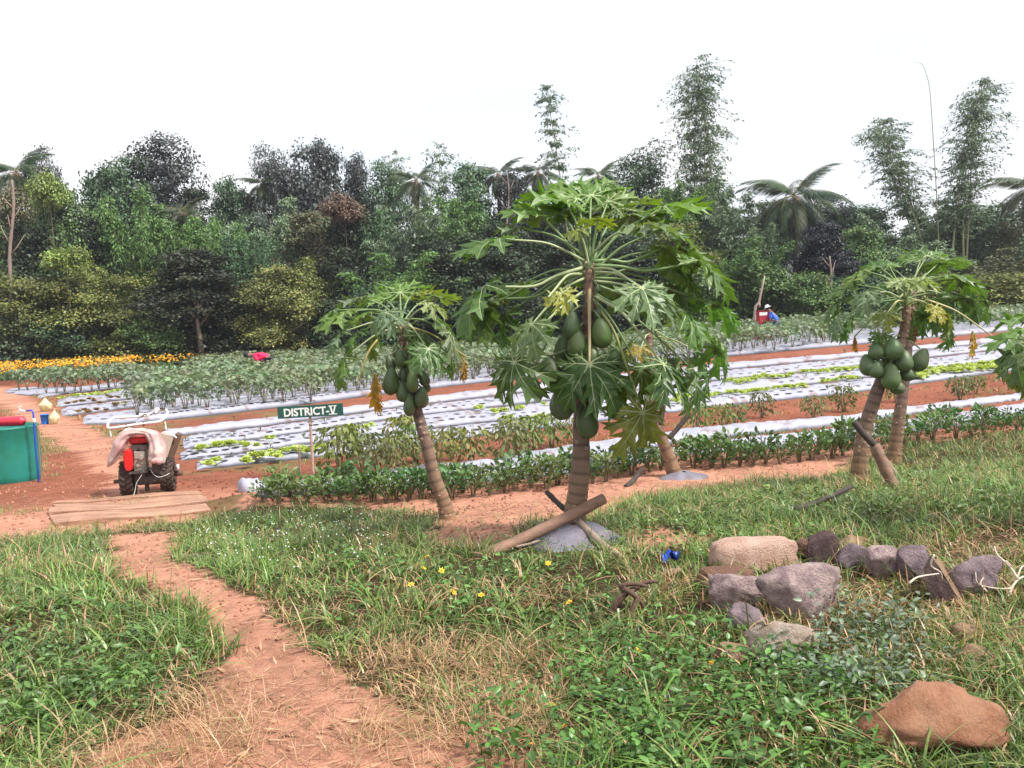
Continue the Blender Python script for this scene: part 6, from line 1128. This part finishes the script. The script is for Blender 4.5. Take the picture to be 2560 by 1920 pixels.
# sparse far grass tufts beyond the bank, left
x, y, g = spots(110000, 8.5, 32, 1.0, 2); px, py = PX(x, y, tz(x, y)); m_ = (fbm(x*.9, y*.9, 77) > .39) & (px < 420) & (py < 1330) & (py > 968) & ~inpoly(px, py, [(-400, 930), (0, 965), (60, 985), (130, 1030), (210, 1060), (300, 1110), (300, 1180), (270, 1190), (120, 1090), (0, 1010), (-400, 1000)])
m_ &= ~inpoly(px, py, [(127, 1000), (345, 960), (420, 1090), (249, 1062)])
m2 = ((fbm(x*1.2, y*1.2, 78) > .56) & (px > 760) & (py > ip(D_bot, px)+4) & (py < ip(SB, px)-20)); m_ |= m2
m_ |= (px < 40) & (py > 940) & (py < 972)
x, y = x[m_], y[m_]; n = len(x); c = np.where(g.random((n, 1)) < .7, g2*1.05, gd*.8)*g.uniform(.7, 1.2, (n, 1))
put('sparse_grass', [blades(x, y, g, g.uniform(.04, .13, n), np.maximum(.003, y*.0004), np.clip(g.normal(.7, .3, n), .1, 1.4), c, 2)], 'sparse grass tufts beside the upper path and on the soil strip')
# straw and dead leaves lying flat
x, y, g = spots(90000, 1.5, 13, .8, 3); d, dry, straw, bare, px, py, near = pick(x, y, 0)
keep = near & (g.random(len(x)) < np.where(straw, .9, np.where(bare, .28, np.where(dry > .6, .55, .06)))); x, y = x[keep], y[keep]; n = len(x); an = g.uniform(0, 6.28, n); l = g.uniform(.03, .13, n); D = np.stack([np.cos(an), np.sin(an), g.uniform(-.05, .3, n)], -1); P = np.stack([x, y, tz(x, y)+g.uniform(.002, .015, n)], -1)
N_ = unit(np.array([0, 0, 1.0])+g.normal(0, .3, (n, 3))); B_ = unit(np.cross(D, N_)); wd = np.where(g.random(n) < .07, .0065, np.maximum(.0016, y*.00035))[:, None]
V, q = quads_from(P, D*l[:, None], B_*wd); c = np.where(g.random((n, 1)) < .5, gd*1.1, np.where(g.random((n, 1)) < .6, np.array([.44, .25, .15]), gb*.7))*g.uniform(.7, 1.25, (n, 1))
tag(ob('straw_litter', npmesh('straw_litter', V, 0, [M_gr], np.repeat(c, 4, 0), quads=q)), 'dry straw and dead leaves scattered over the path', kind='stuff')
# dry tussocks
def tussock(px_, py_, n, h, seed, sp=.12):
    g = np.random.default_rng(seed); p = G(px_, py_); return (p.x+g.normal(0, sp, n), p.y+g.normal(0, sp*.8, n))
X_ = []; Y_ = []
for i, (a, b, n, s) in enumerate([(950, 1840, 300, .09), (560, 1860, 300, .12), (1230, 1790, 700, .16), (1020, 1640, 700, .18), (1300, 1690, 900, .22), (480, 1760, 500, .14), (470, 1840, 600, .2), (1230, 1840, 700, .18), (1400, 1740, 600, .18), (2060, 1530, 300, .12), (1350, 1500, 300, .1), (300, 1900, 500, .16)]):
    a_, b_ = tussock(a, b, n, 0, i, s); k_ = int(len(a_)*.5); X_.append(a_[:k_]); Y_.append(b_[:k_])
x = np.concatenate(X_); y = np.concatenate(Y_); n = len(x); g = np.random.default_rng(4); c = np.where(g.random((n, 1)) < .65, gd*1.15, np.where(g.random((n, 1)) < .6, gb, g2))*g.uniform(.7, 1.25, (n, 1))
put('dry_grass', [blades(x, y, g, g.uniform(.07, .19, n), np.maximum(.0014, y*.00036), np.clip(g.normal(1.0, .35, n), .3, 1.7), c)], 'dry tan tussocks bent over beside the path')
# broad-leaf ground weeds
def weeds(name, poly_list, n, H, L_, col, label, seed, y1=9.5, leaves=9, dens=None, wr=.26):
    x, y, g = spots(n, 1.5, y1, .9, seed); px, py = PX(x, y, tz(x, y)); k = np.zeros(len(x), bool)
    for p in poly_list: k |= inpoly(px+g.normal(0, 25, n), py+g.normal(0, 14, n), p)
    k &= ~inpoly(px, py, PATHP) & (g.random(n) < np.clip(.2+2*(fbm(x*2.5, y*2.5, seed)-.25), .1, 1)); x, y = x[k], y[k]; n = len(x)
    xx = np.repeat(x, leaves)+g.normal(0, .028*H/.1, n*leaves); yy = np.repeat(y, leaves)+g.normal(0, .028*H/.1, n*leaves); hz = np.repeat(g.uniform(.5, 1.15, n)*(.6+.8*fbm(x*1.5, y*1.5, seed+1)), leaves)*H*g.uniform(.15, 1, n*leaves)
    P = np.stack([xx, yy, tz(xx, yy)+hz], -1); m = len(P); an = g.uniform(0, 6.28, m); D = unit(np.stack([np.cos(an), np.sin(an), g.normal(.15, .35, m)], -1)); N_ = unit(np.array([0, 0, 1.])+g.normal(0, .45, (m, 3))); N_ = unit(N_-D*np.sum(N_*D, -1, keepdims=True))
    l = L_*g.uniform(.5, 1.25, m)*np.maximum(1, yy/6); tone = np.array(col)*(g.uniform(.5, 1.5, (m, 1))*np.repeat(g.uniform(.8, 1.25, n), leaves)[:, None])
    V, q, t, c = ovals(P, D, N_, l, l*wr, g, tone, .2); print(name, m)
    # stems: thin blades under each plant
    st = blades(x, y, g, np.full(n, H*.8), np.full(n, .003), np.full(n, .2), np.tile(np.array(col)*.7, (n, 1)), 2)
    put(name, [(V, q, t, c), st], label, M_gr)
weeds('leafy_weeds', [WEED1], 9000, .15, .04, (.08, .175, .035), 'broad-leaved green weeds in the lower right foreground', 41, 5.2)
weeds('leafy_weeds', [WEED2], 6000, .11, .045, (.095, .175, .045), 'long-leaved green weeds at the lower left', 42, 5.5, wr=.22)
weeds('leafy_weeds', [WEED3], 4500, .10, .040, (.09, .185, .04), 'green weeds right below the big papaya', 43, 6.5)
weeds('leafy_weeds', [WEED4], 9000, .13, .043, (.11, .18, .045), 'mixed weeds around and behind the boulders', 44, 9.5, 7)
weeds('sage_weeds', [SAGE], 5200, .17, .036, (.13, .175, .115), 'grey-green sage-like weeds in front of the boulders', 45, 4.6, 13, wr=.25)
# white fluffy flowers left of centre, and pale lilac ones in the sage weeds
x, y, g = spots(26000, 4.5, 9.5, 1, 6); px, py = PX(x, y, tz(x, y)); k = (inpoly(px, py, [(470, 1310), (640, 1290), (900, 1300), (1000, 1400), (820, 1480), (560, 1440), (480, 1380)]) | (inpoly(px, py, [(0, 1340), (300, 1350), (260, 1440), (0, 1460)]) & (g.random(len(x)) < .12))) & (g.random(len(x)) < .085)
x, y = x[k], y[k]; n = len(x); P = np.stack([x, y, tz(x, y)+g.uniform(.07, .17, n)], -1); o6 = np.array([(1, 0, 0), (0, 1, 0), (-1, 0, 0), (0, -1, 0), (0, 0, 1), (0, 0, -1)])*.0062
V = (P[:, None]+o6).reshape(-1, 3); b_ = (np.arange(n)*6)[:, None]; T = np.concatenate([b_+f for f in ([0, 1, 4], [1, 2, 4], [2, 3, 4], [3, 0, 4], [1, 0, 5], [2, 1, 5], [3, 2, 5], [0, 3, 5])])
tag(ob('white_flowers', npmesh('white_flowers', V, 0, [mat('white_petal', (.75, .75, .72), .7)], None, tris=T)), 'tiny white fluffy flowers in the grass near the planks', kind='stuff')
# soil clods
x, y, g = spots(26000, 4, 24, 1, 8); d, dry, straw, bare, px, py, near = pick(x, y, 0); k = bare & (g.random(len(x)) < .5) & ((py > ip(D_bot, px)+3) | (px < 430)) ; x, y = x[k], y[k]; px, py = px[k], py[k]; n = len(x); s = (g.uniform(.006, .026, n)*np.where(near[k], .6, 1))[:, None, None]
V = (np.stack([x, y, tz(x, y)+.004], -1)[:, None]+o6/.0062*s*g.uniform(.6, 1.3, (n, 6, 1))).reshape(-1, 3); b_ = (np.arange(n)*6)[:, None]; T = np.concatenate([b_+f for f in ([0, 1, 4], [1, 2, 4], [2, 3, 4], [3, 0, 4], [1, 0, 5], [2, 1, 5], [3, 2, 5], [0, 3, 5])])
cc = np.where((inpoly(px, py, BERM) | near[k] | (px < 300))[:, None], c_path*.95, c_fur*1.1)*g.uniform(.75, 1.2, (n, 1))
tag(ob('soil_clods', npmesh('soil_clods', V, 0, [M_soil], np.repeat(cc, 6, 0), tris=T)), 'loose red soil clods on the bare strips', kind='stuff')
# yellow wildflowers: each its own thing
def flower_mesh():
    b = MB()
    for k in range(6):
        a = 6.28*k/6; ca, sa = math.cos(a), math.sin(a); b.add([(0, 0, 0), (.008*ca-.005*sa, .008*sa+.005*ca, .003), (.018*ca, .018*sa, .004), (.008*ca+.005*sa, .008*sa-.005*ca, .003)], [(0, 1, 2, 3)], 0)
    b.lathe([(.005, 0), (.006, .004), (.001, .007)], (0, 0, 0), 6, 1); b.tube([(0, 0, -.14), (.004, 0, -.06), (0, 0, 0)], .0012, 4, 2); return b.mesh('flower', [mat('yellow_petal', (.85, .55, .02), .6), mat('orange_disc', (.7, .28, .02), .7), mat('flower_stalk', (.1, .15, .05), .7)])
fm = flower_mesh()
for i, (a, b) in enumerate([(1068, 1392), (1047, 1412), (1058, 1421), (1104, 1427), (1028, 1462), (1132, 1480), (1204, 1488), (1371, 1409), (1489, 1598), (1424, 1506), (1451, 1740), (1411, 1816), (1328, 1861), (1505, 1897), (1838, 1801), (1780, 1658), (1660, 1745), (1598, 1627), (1382, 1762)]):
    p = G(a, b+26); q_ = at(a, b, p.y); o = ob('wildflower', fm, None, (q_.x, q_.y, q_.z), (R_.uniform(.3, .9), R_.uniform(-.3, .3), R_.uniform(0, 6)), None); s = 1.0 if p.y < 3.6 else 1.25; o.scale = (s, s, s); tag(o, 'small yellow wildflower '+(['topmost, left of the thick pole foot', 'next below the topmost left of the pole foot', 'third down, left of the thick pole foot', 'just right of the third one left of the pole foot', 'left of and below the pole foot', 'in green grass below the thick pole foot', 'below the thick pole, farther right', 'right in front of the grey film mound', 'beside the pulled-up root stump', 'left of and above the root stump', 'in the green weeds left of the big orange boulder', 'lower left in the green weeds by the straw', 'lowest left at the edge of the straw', 'lowest in the green weeds near the bottom edge', 'nearest to the big orange boulder', 'below the whitish boulder', 'in green weeds below the whitish boulder', 'below the root stump', 'at the straw edge above the green weeds'][i]), 'flower', 'yellow wildflowers in the grass')
# ------------------------------------------------------------ air: thin closed haze box round the whole scene
M_hz = bpy.data.materials.new('haze'); M_hz.use_nodes = True; t_ = M_hz.node_tree; t_.nodes.clear(); pv = t_.nodes.new('ShaderNodeVolumePrincipled'); mo = t_.nodes.new('ShaderNodeOutputMaterial')
pv.inputs['Color'].default_value = (.86, .88, 1, 1); pv.inputs['Density'].default_value = .0005; pv.inputs['Anisotropy'].default_value = .2; t_.links.new(pv.outputs[0], mo.inputs['Volume'])
b = MB(); b.box((0, 450, 20), (1900, 1000, 46)); hz = b.build('haze', M_hz); tag(hz, kind='stuff')
